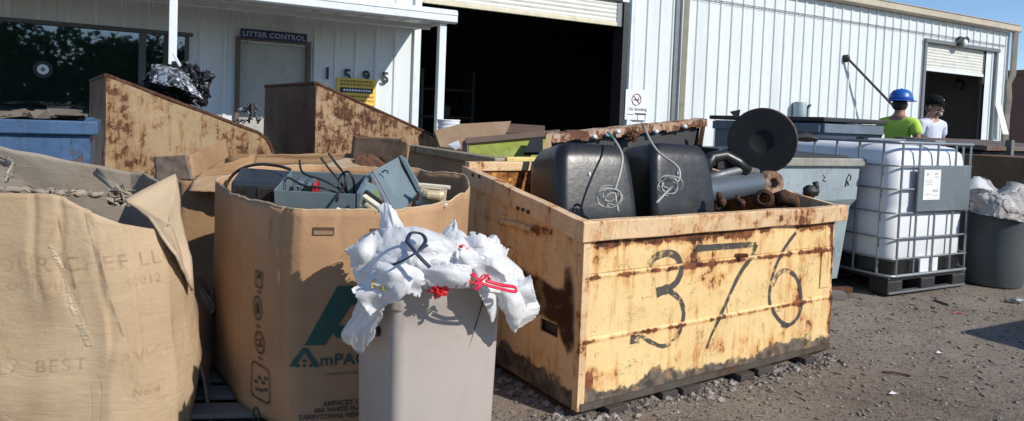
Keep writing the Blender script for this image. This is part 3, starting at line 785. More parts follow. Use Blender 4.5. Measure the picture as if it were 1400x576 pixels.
for i, (x, y, h) in enumerate(((0, -24, 5.6), (2.6, -26, 5.0), (5, -25, 5.7), (7.4, -26.5, 4.9), (9.6, -25, 5.9), (12, -26, 5.2), (14.4, -24.5, 5.8), (17, -26, 5.3), (19.5, -25, 5.9), (22, -26, 5.2))):
    tree(x, y, h, 100 + i, 'leafy tree of the row behind the viewer, mirrored in the tinted window')
random.seed(11)
# ------------------------------------------------------------------ numbered dumpster
DA = R(33.3); DO = Vector((.308, 2.754, 0))
DM = Matrix.Translation(DO) @ Matrix.Rotation(DA, 4, 'Z'); DI = DM.inverted()
D = thing('dumpster', 'rusty tan dumpster sprayed with the number 376, full of scrap', 'dumpster', DO, DA)
DW, DD, HF, HB = 1.74, .95, .81, .955
def dn(p, s=2.0, a=.006): return a * mn.noise(Vector(p) * s)
SEAM = (.575, .312)
def fprof(z):
    o = 0
    for s_ in SEAM: o += .010 * math.exp(-((z - s_) / .006) ** 2) - .005 / (1 + math.exp(-(z - s_ + .006) / .0012))
    return o
def fy(x, z):   # front skin, local y (negative = towards the street)
    return -fprof(z) + .011 * mn.noise(Vector((x * 2.2, z * 3, 4))) + .005 * mn.noise(Vector((x * 6, z * 6, 1)))
q = MB(); q.sheet(lambda u, v: (u * DW, fy(u * DW, .03 + v * .70), .03 + v * .70), 90, 175)
front = q.build('front_panel', M['tan376'], D, smooth=True, solid=.012, off=1)
# left side: sloping top
def topz(y): return HF + (HB - HF) * y / DD
def lx(y, z): return .006 * mn.noise(Vector((y * 3, z * 3, 9)))
SL = ((.115, .30), (.265, .345))   # fork pocket
q = MB()
def side(x, sgn, name, slot):
    b = MB()
    ys = [0, .05, .10, .135, .265, .3, .4, .5, .6, .7, .8, .9, DD]; zs = [.03, .1, .18, .24, .29, .345, .42, .5, .6, .68, 1.0]
    # pocket cut between ys 3..4 and zs 4..5
    vs = []
    for z in zs:
        for y in ys:
            zz = z if z < 1 else topz(y) - .06
            vs.append((x + lx(y, zz), y, zz))
    n_ = len(ys)
    fs = []
    for j in range(len(zs) - 1):
        for i in range(n_ - 1):
            if slot and i == 3 and j == 4: continue
            fs.append((j * n_ + i, j * n_ + i + 1, (j + 1) * n_ + i + 1, (j + 1) * n_ + i))
    b.add(vs, fs)
    return b.build(name, M['tan376side'], D, solid=.010, off=sgn, smooth=False)
side(0, -1, 'side_panel', True); side(DW, 1, 'side_panel', True)
q = MB(); q.box((.06, .2, .315), (.1, .14, .06)); q.build('fork_pocket', M['dark_metal'], D)
q = MB()   # raised oval grip on the left side
hp = [DI @ hit(a, b_, DO, DM.to_3x3() @ Vector((1, 0, 0))) for a, b_ in ((686, 303), (708, 307), (733, 314))]
q.tube([(-.012, p.y, p.z) for p in hp], [.016, .018, .016], 8); q.build('grip', M['tan376side'], D, smooth=True)
q = MB()   # burnt dark patch on the left side
pp = [(683, 352), (700, 362), (722, 370), (748, 384), (768, 396), (777, 399), (776, 368), (784, 366), (788, 398), (788, 470), (780, 487), (772, 462), (764, 440), (742, 430), (716, 428), (690, 415), (665, 405), (662, 350)]
pl = [DI @ hit(a, b_, DO, DM.to_3x3() @ Vector((1, 0, 0))) for a, b_ in pp]
stn = NT('burnt_patch')
sa = stn.step(stn.noise(9, 6, .65), .36, .52)
M['burnt'] = stn.done(stn.mix(stn.noise(6, 5), (.028, .012, .007), (.07, .028, .013)), .8, 0, None, .2, Alpha=0.0)
ea = stn.n.new('ShaderNodeAttribute'); ea.attribute_name = 'edge'
stn.put(stn.b.inputs['Alpha'], stn.math('MULTIPLY', stn.step(ea.outputs['Fac'], .1, .9), stn.math('ADD', stn.math('MULTIPLY', sa, .4), .52)))
PY = [(p.y, p.z) for p in pl]
def pdist(y, z):
    ins = False; d_ = 9; n_ = len(PY); j = n_ - 1
    for i in range(n_):
        a, b_ = Vector(PY[i]), Vector(PY[j]); e = b_ - a; w_ = Vector((y, z)) - a
        k_ = max(0, min(1, w_.dot(e) / max(1e-9, e.length_squared))); d_ = min(d_, (w_ - e * k_).length)
        if (a.y > z) != (b_.y > z) and y < (b_.x - a.x) * (z - a.y) / (b_.y - a.y) + a.x: ins = not ins
        j = i
    return d_ if ins else -d_
y0_, y1_ = min(p[0] for p in PY) - .05, max(p[0] for p in PY) + .05; z0_, z1_ = min(p[1] for p in PY) - .05, max(p[1] for p in PY) + .05
q = MB(); q.sheet(lambda u, v: (-.018, y0_ + (y1_ - y0_) * u, z0_ + (z1_ - z0_) * v), 70, 90)
bp = q.build('burnt_patch', M['burnt'], D); at_ = bp.data.attributes.new('edge', 'FLOAT', 'POINT')
at_.data.foreach_set('value', [max(0, min(1, .5 + (pdist(v.co.y, v.co.z) + .022 * nz(v.co.y, v.co.z, 1, 14)) / .035)) for v in bp.data.vertices])
for x_ in [f for f in bp.data.polygons][:0]: pass
# rear wall, floor
q = MB(); q.sheet(lambda u, v: (u * DW, DD + .006 * mn.noise(Vector((u * 5, v * 3, 2))), .03 + v * (HB - .05)), 40, 20); q.build('rear_panel', M['tan376in'], D, solid=.01)
q = MB(); q.sheet(lambda u, v: (.012, .015 + u * (DD - .03), .05 + v * (topz(u * DD) - .12)), 20, 10); q.build('inner_lining', M['tan376in'], D)
q = MB(); q.sheet(lambda u, v: (DW - .012, .015 + u * (DD - .03), .05 + v * (topz(u * DD) - .12)), 20, 10)
q.build('inner_lining', M['tan376in'], D)
q = MB(); q.box((DW / 2, DD / 2, .045), (DW - .03, DD - .03, .03)); q.build('floor_plate', M['tan376in'], D)
# rim: pressed lip all round
def rimtube(x0, x1, mats=M['tan376rim']):
    pass
q = MB()
lip = [(-.03, -.085), (-.034, -.002), (.004, .002), (.006, -.085)]
n_ = 44
vs = []; 
for i in range(n_ + 1):
    x = -.035 + (DW + .11) * i / n_
    dz = .006 * mn.noise(Vector((x * 3, 0, 3))); dy = .008 * mn.noise(Vector((x * 2.5, 3, 3)))
    for (yy, zz) in lip: vs.append((x, yy + dy, HF + zz + dz))
fs = [(i * 4 + k, i * 4 + (k + 1) % 4, (i + 1) * 4 + (k + 1) % 4, (i + 1) * 4 + k) for i in range(n_) for k in range(4)] + [(0, 3, 2, 1), (n_ * 4, n_ * 4 + 1, n_ * 4 + 2, n_ * 4 + 3)]
q.add(vs, fs); q.build('front_lip', M['tan376rim'], D, bevel=.005)
for x0, sg in ((0, -1), (DW, 1)):
    q = MB(); vs = []; n_ = 20
    for i in range(n_ + 1):
        y = -.028 + (DD + .05) * i / n_; dz = .008 * mn.noise(Vector((y * 3, 5, sg)))
        for (xx, zz) in ((.034, -.085), (.036, 0), (-.008, .003), (-.01, -.075)): vs.append((x0 + sg * (xx), y, topz(max(0, y)) + zz + dz))
    fs = [(i * 4 + k, i * 4 + (k + 1) % 4, (i + 1) * 4 + (k + 1) % 4, (i + 1) * 4 + k) for i in range(n_) for k in range(4)] + [(0, 3, 2, 1), (n_ * 4, n_ * 4 + 1, n_ * 4 + 2, n_ * 4 + 3)]
    q.add(vs, fs); q.build('side_lip', M['tan376rim'], D, bevel=.004)
q = MB(); q.box((DW / 2, DD + .0, HB), (DW + .04, .05, .05)); q.build('rear_lip', M['tan376rim'], D, bevel=.006)
q = MB()   # holes in the side lip
for a, b_ in ((655, 238), (664, 240), (717, 283), (724, 285), (731, 288)):
    p = DI @ hit(a, b_, DO, DM.to_3x3() @ Vector((1, 0, 0))); q.box((-.0365, p.y, p.z - .005), (.004, .022, .016))
q.build('lip_holes', M['dark_metal'], D)
# corner angle iron, weld plate, bottom rail, feet
q = MB(); q.prism([(-.014, -.014, .03), (.022, -.014, .03), (.022, -.009, .03), (-.009, -.009, .03), (-.009, .022, .03), (-.014, .022, .03)], (0, 0, HF - .11)); q.build('corner_angle', M['tan376rim'], D)
q = MB(); q.box((DW - .075, -.012, .47), (.085, .008, .2)); q.build('weld_plate', M['tan376'], D, bevel=.002)
q = MB(); q.prism([(0, -.02, .03), (0, .02, .0), (0, .05, .0), (0, .05, .05), (0, -.02, .06)], (DW, 0, 0)); q.build('bottom_rail', rusty('muddy_rail', (.1, .085, .07), .4, 3, rcol=((.03, .016, .012), (.1, .06, .04))), D)
for x in (.18, .5, .62, 1.0, 1.16, 1.5):
    q = MB(); q.box((x, -.01 + rnd(-.01, .02), .012), (rnd(.06, .14), .09, .03)); q.build('foot', simple('foot_steel', (.05, .04, .034), .8), D, bevel=.004)
# sprayed number: each stroke follows the panel
def stroke(px, w0, w1, mb_):
    P = []
    for a, b_ in px:
        p = DI @ hit(a, b_, DO, DM.to_3x3() @ Vector((0, 1, 0))); P.append(Vector((p.x, p.z)))
    # Catmull-Rom resample
    Q = []
    for i in range(len(P) - 1):
        p0, p1, p2, p3 = P[max(i - 1, 0)], P[i], P[i + 1], P[min(i + 2, len(P) - 1)]
        for k in range(8):
            t_ = k / 8
            Q.append(.5 * ((2 * p1) + (p2 - p0) * t_ + (2 * p0 - 5 * p1 + 4 * p2 - p3) * t_ * t_ + (3 * p1 - p0 - 3 * p2 + p3) * t_ ** 3))
    Q.append(P[-1]); vs = []; n_ = len(Q)
    for i, c_ in enumerate(Q):
        d_ = (Q[min(i + 1, n_ - 1)] - Q[max(i - 1, 0)]).normalized(); nrm = Vector((-d_.y, d_.x))
        w_ = (w0 + (w1 - w0) * i / n_) * (1 + .25 * mn.noise(Vector((i * .35, w0 * 90, 0))))
        for s_ in (-.5, -.25, 0, .25, .5):
            e = c_ + nrm * (w_ * s_)
            vs.append((e.x, fy(e.x, e.y) - .014, e.y))
    mb_.add(vs, [(i * 5 + k, i * 5 + k + 1, (i + 1) * 5 + k + 1, (i + 1) * 5 + k) for i in range(n_ - 1) for k in range(4)])
sp = [
 [([(886, 362), (895, 351), (912, 346), (926, 352), (930, 368), (924, 384), (912, 394)], .036, .03), ([(912, 394), (896, 400)], .045, .045), ([(912, 396), (926, 408), (932, 425), (929, 446), (920, 462), (905, 472), (890, 468), (874, 458)], .026, .018), ([(861, 464), (873, 463)], .04, .04)],
 [([(950, 340), (990, 337), (1033, 334)], .034, .026), ([(1033, 334), (1028, 348), (1014, 368), (998, 398), (983, 430), (972, 452), (963, 476)], .028, .016)],
 [([(1088, 318), (1074, 336), (1062, 356), (1054, 378), (1050, 404), (1054, 424), (1066, 440), (1076, 444)], .022, .022), ([(1054, 390), (1062, 374), (1074, 370), (1086, 378), (1092, 396), (1092, 418), (1086, 436), (1074, 445), (1066, 443)], .026, .022)],
]
for dg in sp:
    q = MB()
    for pts, a_, b_ in dg: stroke(pts, a_ * .98, b_ * .98, q)
    q.build('painted_digit', M['spray'], D)

# ------------------------------------------------------------------ scrap inside the numbered dumpster
def dloc(x, y, z): return DM @ Vector((x, y, z))
q = MB()
def heap(u, v):
    x = .03 + u * (DW - .06); y = .03 + v * (DD - .06)
    return (x, y, .60 + .10 * crease(x, y, 1, 5) + .06 * nz(x, y, 3, 2.5) + .10 * v)
q.sheet(heap, 60, 34)
for _ in range(150):
    x, y = rnd(.1, DW - .1), rnd(.06, DD - .1); z = heap(x / DW, y / DD)[2] + .01
    Mx = Matrix.Translation((x, y, z)) @ Matrix.Rotation(rnd(0, 6), 4, 'Z') @ Matrix.Rotation(rnd(-.6, .6), 4, 'X')
    if random.random() < .5: q.box((0, 0, 0), (rnd(.03, .14), rnd(.02, .05), rnd(.01, .03)), Mx)
    else: q.tube([(0, 0, 0), (rnd(.04, .16), 0, rnd(-.01, .03))], rnd(.006, .016), 6, M=Mx)
o = q.build('scrap_heap', M['scrap']); o.matrix_world = DM; tag(o, 'mixed rusty scrap metal filling the numbered dumpster', 'scrap', None, 'stuff')

def tank_shell(pxc, Y, w, d, h, zb, rz, tx, ty, label):
    c = at(pxc[0], pxc[1], Y)
    o = thing('plastic_tub', label, 'tub', (c.x, c.y, zb), 0); o.rotation_euler = (tx, ty, rz)
    b = MB()
    def ring(z, sx, sy, r_, n_=6):
        pts = []
        for cx, cy, a0 in ((1, 1, 0), (-1, 1, 90), (-1, -1, 180), (1, -1, 270)):
            for k in range(n_ + 1):
                a_ = R(a0 + 90 * k / n_); pts.append((cx * (sx - r_) + r_ * math.cos(a_), cy * (sy - r_) + r_ * math.sin(a_), z))
        return pts
    prof = [(0, 1.0, .05), (.02, 1.02, .05), (.50, .985, .05), (.78, .95, .055), (.84, .925, .055), (.90, .87, .055), (.985, .76, .05), (1.0, .70, .05), (1.004, .3, .04)]
    vs = []; 
    for z, k, r_ in prof: vs += ring(z * h, w / 2 * k, d / 2 * k, r_)
    n_ = 28; fs = []
    for j in range(len(prof) - 1):
        for i in range(n_): fs.append((j * n_ + i, j * n_ + (i + 1) % n_, (j + 1) * n_ + (i + 1) % n_, (j + 1) * n_ + i))
    fs.append(tuple(range((len(prof) - 1) * n_, len(prof) * n_))); fs.append(tuple(reversed(range(n_))))
    b.add(vs, fs); b.build('shell', M['black_plastic'], o, smooth='auto', sub=1)
    b = MB(); b.tube([(p[0] * 1.02, p[1] * 1.02, .01) for p in ring(0, w / 2 * 1.02, d / 2 * 1.02, .05)], .014, 6, closed=True); b.build('rolled_rim', M['black_plastic'], o, smooth=True)
    b = MB(); b.box((-.05, -d / 2 * .97, h * .62), (.012, .012, .016)); b.build('stud', M['galv'], o)
    return o
ZB = .70
t1 = tank_shell((800, 245), 3.28, .43, .34, .40, ZB - .01, DA - .15, R(-12), R(1), 'black plastic tub nearest the left end of the numbered dumpster')
t2 = tank_shell((913, 245), 3.60, .43, .34, .42, ZB - .02, DA - .10, R(-10), R(2), 'black plastic tub beside the grey cylinder in the numbered dumpster')
def cord(name, label, pts, r_, mat, coil=None, mat2=None, cat='cord'):
    P = [at(*p) for p in pts]; Q = []
    for i in range(len(P) - 1):
        p0, p1, p2, p3 = P[max(i - 1, 0)], P[i], P[i + 1], P[min(i + 2, len(P) - 1)]
        for k in range(5):
            t_ = k / 5
            Q.append(.5 * ((2 * p1) + (p2 - p0) * t_ + (2 * p0 - 5 * p1 + 4 * p2 - p3) * t_ * t_ + (3 * p1 - p0 - 3 * p2 + p3) * t_ ** 3))
    Q.append(P[-1])
    c0 = Q[0].copy()
    o = thing(name, label, cat, c0, 0)
    b = MB()
    k = max(2, len(Q) // 6)
    b.tube([p - c0 for p in (Q[k:] if mat2 else Q)], r_, 6)
    b.build('cable', mat, o, smooth=True)
    if mat2:
        b = MB(); b.tube([p - c0 for p in Q[:k + 1]], r_ * 1.15, 6); b.build('green_sheath', mat2, o, smooth=True)
    if coil:
        cx, cy, Y, ra = coil; c_ = at(cx, cy, Y) - c0
        b = MB()
        for j in range(7):
            tl = Matrix.Rotation(rnd(-.4, .4), 3, 'X') @ Matrix.Rotation(rnd(-.4, .4), 3, 'Z')
            rr = ra * rnd(.65, 1.15); ox, oz = rnd(-.018, .018), rnd(-.018, .018)
            b.tube([c_ + tl @ Vector((ox + rr * math.cos(a_), rnd(-.004, .004), oz + rr * math.sin(a_) * .85)) for a_ in [2 * PI * i / 18 for i in range(18)]], r_ * .62, 5, closed=True)
        b.build('coil', mat, o, smooth=True)
    return o
cord('cord', 'pale coiled cord with a green end on the nearer black tub', [(831, 181, 3.3), (842, 194, 3.2), (851, 214, 3.08), (847, 240, 3.02), (841, 262, 3.0), (845, 290, 2.99)], .0055, M['white_cable'], (836, 269, 3.0, .05), M['green_cable'])
cord('cord', 'pale coiled cord on the black tub beside the grey cylinder', [(881, 172, 3.6), (888, 190, 3.45), (902, 210, 3.35), (926, 228, 3.28), (928, 246, 3.25), (912, 262, 3.24), (897, 278, 3.2)], .006, M['white_cable'], (914, 254, 3.25, .052))

# leaning frame with rusty top rail behind the tubs
n_back = DM.to_3x3() @ Vector((0, 1, 0))
def bk(a, b_, y): return DI @ hit(a, b_, DM @ Vector((0, y, 0)), n_back)
fr = thing('dumpster_hood', 'rust-edged dark steel hood standing behind the two black tubs', 'hood', DO, DA)
tl_, tr_ = bk(747, 184, .84), bk(959, 163, .84); bl_, br_ = bk(738, 268, .78), bk(952, 230, .78)
q = MB()
def edge_pts(a, b_, n_, amp, s_):
    return [a.lerp(b_, i / n_) + Vector((0, 0, amp * mn.noise(Vector((i * .9, s_, 0))))) for i in range(n_ + 1)]
tp = edge_pts(tl_, tr_, 24, .012, 1)
for i in range(24):
    a, c_ = tp[i], tp[i + 1]
    hh = .045 + .02 * mn.noise(Vector((i * .6, 3, 1)))
    q.add([(a.x, a.y - .05, a.z), (c_.x, c_.y - .05, c_.z), (c_.x, c_.y + .01, c_.z + .008), (a.x, a.y + .01, a.z + .008), (a.x, a.y - .05, a.z - hh), (c_.x, c_.y - .05, c_.z - hh), (c_.x, c_.y + .01, c_.z - hh), (a.x, a.y + .01, a.z - hh)],
          [(0, 1, 2, 3), (4, 7, 6, 5), (0, 4, 5, 1), (2, 6, 7, 3), (0, 3, 7, 4), (1, 5, 6, 2)])
q.build('top_rail', M['flaky'], fr)
q = MB(); q.bar(tl_ + Vector((0, -.03, 0)), bl_, .022); q.build('post', M['tan376rim'], fr)
q = MB(); q.bar(tr_ + Vector((-.01, -.03, 0)), br_, .02); q.build('post', M['rust'], fr)
q = MB(); q.slab([bl_ + Vector((.02, .03, -.15)), br_ + Vector((-.01, .03, -.15)), tr_ + Vector((-.02, 0, -.02)), tl_ + Vector((.02, 0, -.02))], .012); q.build('plate', simple('dark_plate', (.035, .033, .033), .6, var=.4, damt=.4), fr)
q = MB()
for a, b_ in ((808, 187), (826, 184), (892, 180), (931, 173), (840, 180)):
    p = bk(a, b_, .8); q.blob((p.x, p.y - .03, p.z), (.016, .015, .013), 8, 6)
q.build('bolts', M['white_paint'], fr, smooth=True)
q = MB(); p = bk(858, 186, .8); q.blob((p.x, p.y - .04, p.z), (.05, .03, .035), 20, 12, .6, 3, 2); q.build('rust_lump', M['rust'], fr)

# steel flange disc, cylinder, rings, hose
def oriented(name, label, cat, px, Y, axis_rz, tilt, group=None):
    c = at(px[0], px[1], Y); o = thing(name, label, cat, c, 0, group); o.rotation_euler = (PI / 2 + tilt, 0, axis_rz); return o
fd = oriented('brake_drum', 'large dark round steel flange propped up on the scrap pile', 'flange', (1042, 193), 4.0, R(-22), R(2))
q = MB(); q.lathe([(.001, .042), (.055, .042), (.066, .0495), (.07, .05), (.186, .051), (.19, .046), (.19, .0), (.186, -.045), (.175, -.055), (.001, -.055)], 48); q.build('disc', simple('dark_steel', (.008, .0095, .013), .85, var=.3, damt=.15), fd, smooth='auto')
q = MB(); q.lathe([(.1915, .03), (.194, -.04), (.18, -.062), (.12, -.062)], 48); q.build('rim', rusty('flange_rim', (.3, .2, .15), .5, 6, sc=3), fd, smooth='auto')
q = MB(); q.lathe([(.001, -.06), (.05, -.06), (.045, -.12), (.03, -.2), (.001, -.22)], 16); q.tube([(.12, .02, -.06), (.24, .03, -.1), (.30, .02, -.1)], [.012, .03, .014], 8); q.build('spindle', M['dark_metal'], fd, smooth='auto')
q = MB(); q.slab([(-.19, .165, -.01), (-.13, .18, -.01), (-.14, .11, -.01)], .02); q.build('lug', M['dark_metal'], fd)
ca = at(948, 265, 3.62); cb = at(1040, 250, 3.95)
cy = thing('steel_cylinder', 'grey steel cylinder with a rusty ring end lying on the scrap', 'cylinder', ca, 0)
dv = cb - ca
q = MB(); q.tube([(0, 0, 0), dv * .9, dv * .97, dv], [.068, .068, .06, .05], 24); q.build('barrel', simple('blue_grey_steel', (.12, .145, .17), .4, .3, var=.3, damt=.3), cy, smooth='auto')
q = MB(); ax = dv.normalized(); mid = dv + ax * .02
q.tube([mid - ax * .03, mid + ax * .035], [.05, .05], 20); q.build('collar', M['galv_dark'], cy, smooth='auto')
Mx = Matrix.Translation(mid + Vector((0.03, -.03, 0))) @ Vector((.35, -1, 0)).to_track_quat('Z', 'Y').to_matrix().to_4x4()
q = MB(); q.lathe([(.028, -.02), (.03, .03), (.04, .036), (.066, .036), (.07, .03), (.07, -.03), (.028, -.03)], 24, Mx); q.build('end_ring', rusty('pale_rust', (.4, .28, .2), .5, 9, sc=4), cy, smooth='auto')
q = MB(); q.lathe([(.001, .0), (.03, .0), (.03, -.02)], 16, Mx); q.build('bore', M['rust'], cy)
q = MB(); p = dv * .12; q.box((p.x + .01, p.y - .066, p.z), (.035, .02, .035)); q.build('port', M['dark_metal'], cy)
rg = oriented('rusty_ring', 'rusty iron ring lying by the front lip under the flange', 'ring', (1045, 272), 3.78, R(-25), R(-8))
q = MB(); q.lathe([(.022, -.03), (.026, .03), (.034, .036), (.05, .03), (.055, .0), (.05, -.03)], 20); q.build('ring', M['rust'], rg, smooth='auto')
q = MB(); q.tube([(.06, 0, -.02), (.10, .02, -.04), (.15, .0, -.05), (.17, -.03, -.05)], [.04, .045, .04, .02], 10); q.build('stub', M['rust'], rg, smooth=True)
hs_ = thing('black_hose', 'thick black hose curling out of the scrap beside the tub', 'hose', at(960, 225, 3.8), 0)
c0 = at(960, 225, 3.8)
q = MB(); q.tube([at(*p) - c0 for p in ((962, 235, 3.75), (972, 216, 3.8), (990, 212, 3.85), (1008, 222, 3.85), (1022, 236, 3.85))], .035, 10); q.build('tube', M['black_plastic'], hs_, smooth=True)
q = MB(); q.tube([at(*p) - c0 for p in ((968, 244, 3.72), (990, 238, 3.8), (1015, 232, 3.85), (1035, 236, 3.9))], .024, 8); q.build('tube', M['galv_dark'], hs_, smooth=True)
sb = thing('steel_box', 'dark steel box half buried behind the black hose', 'box', at(990, 212, 4.15), R(20))
q = MB(); q.box((0, 0, -.02), (.22, .18, .12)); q.box((-.16, -.02, -.03), (.1, .12, .06)); q.tube([(-.1, -.1, .02), (.1, -.1, .05)], .012); q.build('case', M['dark_metal'], sb, bevel=.01)
for i, (a, b_, Y, l, lab) in enumerate(((1108, 262, 3.9, .09, 'small dark bracket sticking up at the right end of the numbered dumpster'), (985, 276, 3.45, .07, 'rusty cast fitting against the front lip beside the tub'), (1012, 278, 3.5, .06, 'small rusty casting lying between the tub and the iron ring'))):
    c_ = at(a, b_, Y); o = thing('scrap_fitting', lab, 'fitting', c_, rnd(0, 3))
    q = MB(); q.blob((0, 0, 0), (l * .55, l * .4, l * .4), 14, 10, .5, 3, i); q.tube([(0, 0, 0), (l * .4, 0, l * .3), (l * .3, .0, l * .6)], l * .2, 8); q.build('casting', M['rust'] if i else M['dark_metal'], o, smooth=True)

# ------------------------------------------------------------------ other dumpsters
def wall_sheet(b, p0, p1, top0, top1, z0=.03, n_=20, m_=12, seed=0, amp=.008, rib=0):
    """upright panel between plan points, top height varying linearly"""
    p0, p1 = Vector(p0), Vector(p1); d_ = (p1 - p0); nrm = Vector((d_.y, -d_.x)).normalized()
    def f(u, v):
        p = p0 + d_ * u; tz = top0 + (top1 - top0) * u; z = z0 + (tz - z0) * v
        o_ = amp * mn.noise(Vector((p.x * 2 + seed, p.y * 2, z * 2.4)))
        if rib: o_ += rib * max(0, math.cos(v * 6 * PI)) ** 6
        return (p.x + nrm.x * o_, p.y + nrm.y * o_, z)
    b.sheet(f, n_, m_)
def hopper(name, label, loc, rz, W, Dp, poly, paint, inner, rim, endmat=None, group=None):
    """front-load bin: side profile poly [(y,z)...] across y, extruded along x"""
    o = thing(name, label, 'dumpster', loc, rz, group)
    for x, nm in ((0, 'side_panel'), (W, 'side_panel')):
        b = MB()
        # side panel as a fine fan of strips under the profile
        n_ = 26; m_ = 14; y0 = poly[0][0]; y1 = poly[-1][0]
        def tz(y):
            for (a, za), (c_, zc) in zip(poly, poly[1:]):
                if a <= y <= c_: return za + (zc - za) * (y - a) / max(1e-6, c_ - a)
            return poly[-1][1]
        ys = sorted(set([y0 + (y1 - y0) * i / n_ for i in range(n_ + 1)] + [p[0] for p in poly]))
        vs = []
        for v in range(m_ + 1):
            for y in ys:
                z = .04 + (tz(y) - .04) * v / m_
                vs.append((x + .012 * mn.noise(Vector((y * 2.2 + x, z * 2.2, loc[0]))), y, z))
        k = len(ys)
        b.add(vs, [(j * k + i, j * k + i + 1, (j + 1) * k + i + 1, (j + 1) * k + i) for j in range(m_) for i in range(k - 1)])
        b.build(nm, paint, o, solid=.012, off=0)
    b = MB(); wall_sheet(b, (0, poly[0][0]), (W, poly[0][0]), poly[0][1], poly[0][1], seed=1, rib=.01); b.build('front_panel', paint, o, solid=.01, off=0)
    b = MB(); wall_sheet(b, (0, poly[-1][0]), (W, poly[-1][0]), poly[-1][1], poly[-1][1], seed=5); b.build('rear_panel', endmat or paint, o, solid=.01, off=0)
    b = MB(); b.box((W / 2, (poly[0][0] + poly[-1][0]) / 2, .06), (W - .02, poly[-1][0] - poly[0][0] - .02, .03)); b.build('floor_plate', inner, o)
    b = MB()
    for x in (0, W):
        b.tube([(x, y, z) for y, z in poly], .016, 6)
    b.tube([(0, poly[-1][0], poly[-1][1]), (W, poly[-1][0], poly[-1][1])], .018, 6); b.tube([(0, poly[0][0], poly[0][1]), (W, poly[0][0], poly[0][1])], .02, 6)
    b.build('rim', rim, o)
    return o
P_A = [(0, .84), (.05, .95), (.13, 1.01), (1.27, 1.425)]
wa = hopper('dumpster', 'rust-streaked olive tan dumpster with a sloping top and black rubbish on it', (-2.10, 6.02, 0), R(125), 1.75, 0, P_A, M['tanA'], M['rust'], M['rust'], M['brownB'])
P_B = [(0, .95), (.04, 1.02), (1.22, 1.46)]
Bx = Vector((-1.727, 6.0, 0)) + 1.22 * Vector((.819, .574, 0))
wb = hopper('dumpster', 'sloping dumpster with a dark brown end, standing before the entrance door', tuple(Bx), R(125), 1.6, 0, P_B, M['tanB'], M['rust'], M['rust'], M['brownB'])
def fill(o_M, x0, x1, y0, y1, zf, name, label, mat, n_=120, amp=.08):
    q = MB()
    def f(u, v):
        x = x0 + u * (x1 - x0); y = y0 + v * (y1 - y0); return (x, y, zf(x, y) + amp * crease(x, y, 3, 4) + amp * .5 * nz(x, y, 1, 2))
    q.sheet(f, 30, 30)
    for _ in range(n_):
        u, v = rnd(.05, .95), rnd(.05, .95); p = f(u, v)
        Mx = Matrix.Translation((p[0], p[1], p[2] + .01)) @ Matrix.Rotation(rnd(0, 6), 4, 'Z') @ Matrix.Rotation(rnd(-.7, .7), 4, 'X')
        q.box((0, 0, 0), (rnd(.04, .2), rnd(.03, .09), rnd(.01, .05)), Mx)
    o = q.build(name, mat); o.matrix_world = o_M; return tag(o, label, 'scrap', None, 'stuff')
MA = Matrix.Translation((-2.10, 6.02, 0)) @ Matrix.Rotation(R(125), 4, 'Z')
MBx = Matrix.Translation(Bx) @ Matrix.Rotation(R(125), 4, 'Z')
fill(MA, .03, 1.7, .05, 1.24, lambda x, y: .92 + .32 * y, 'scrap_heap', 'loose scrap filling the sloping dumpster in front of the window', M['scrap'])
fill(MBx, .03, 1.55, .05, 1.18, lambda x, y: .85 + .3 * y, 'scrap_heap', 'loose scrap filling the dumpster before the entrance door', M['scrap'])

# blue dumpster at the far left
bl = thing('dumpster', 'faded blue dumpster with a folded rim under the tinted window', 'dumpster', (-2.64, 4.32, 0), R(30))
L_, D_, H_ = 2.0, .82, 1.085
q = MB(); wall_sheet(q, (-L_, 0), (-.02, 0), H_, H_, n_=40, seed=3, amp=.012); wall_sheet(q, (-.02, 0), (-.02, D_), H_, H_, seed=4); q.build('body', M['blueD'], bl, solid=.012, off=0)
q = MB(); wall_sheet(q, (-L_, D_), (-.02, D_), H_ + .02, H_ + .02, n_=30, seed=6); wall_sheet(q, (-L_, 0), (-L_, D_), H_, H_, seed=9); q.build('rear_panel', M['blueD'], bl, solid=.012, off=0)
q = MB()
q.box((-L_ / 2, -.02, H_ - .035), (L_ + .05, .05, .085)); q.box((0, D_ / 2, H_ - .035), (.05, D_, .085)); q.box((-L_ / 2, D_ + .02, H_ - .03), (L_, .05, .08)); q.build('rim', M['blueD'], bl, bevel=.008)
q = MB(); q.box((-L_ / 2, D_ / 2, .05), (L_ - .04, D_ - .04, .03)); q.build('floor_plate', M['blueD'], bl)
BLM = Matrix.Translation((-2.64, 4.32, 0)) @ Matrix.Rotation(R(30), 4, 'Z')
fill(BLM, -L_ + .02, -.05, .03, D_ - .04, lambda x, y: 1.125 + .03 * math.sin(x * 3), 'scrap_heap', 'dusty rubbish heaped to the rim of the blue dumpster', simple('dusty_rubbish', (.16, .13, .1), .85, var=.5, damt=.5), 200, .05)
# blue-grey dumpster behind the numbered one
gd = thing('dumpster', 'pale blue-grey dumpster with a stepped body next to the caged tank', 'dumpster', (2.665, 5.25, 0), R(28))
q = MB(); L_ = 1.3; D_ = .9
def gp(z):  # outline of the front: flared top, stepped body
    return [(.08, .085), (.66, .04), (.70, .012), (.96, .0)]
for (za, ya), (zb, yb) in zip(gp(0), gp(0)[1:]):
    q.sheet(lambda u, v, za=za, ya=ya, zb=zb, yb=yb: (-L_ + (ya + (yb - ya) * v) + u * (L_ - 2 * (ya + (yb - ya) * v)), ya + (yb - ya) * v + .004 * mn.noise(Vector((u * 4, v * 2, za))), za + (zb - za) * v), 24, 6)
    q.sheet(lambda u, v, za=za, ya=ya, zb=zb, yb=yb: (-(ya + (yb - ya) * v), ya + (yb - ya) * v + u * (D_ - 2 * (ya + (yb - ya) * v)), za + (zb - za) * v), 12, 6)
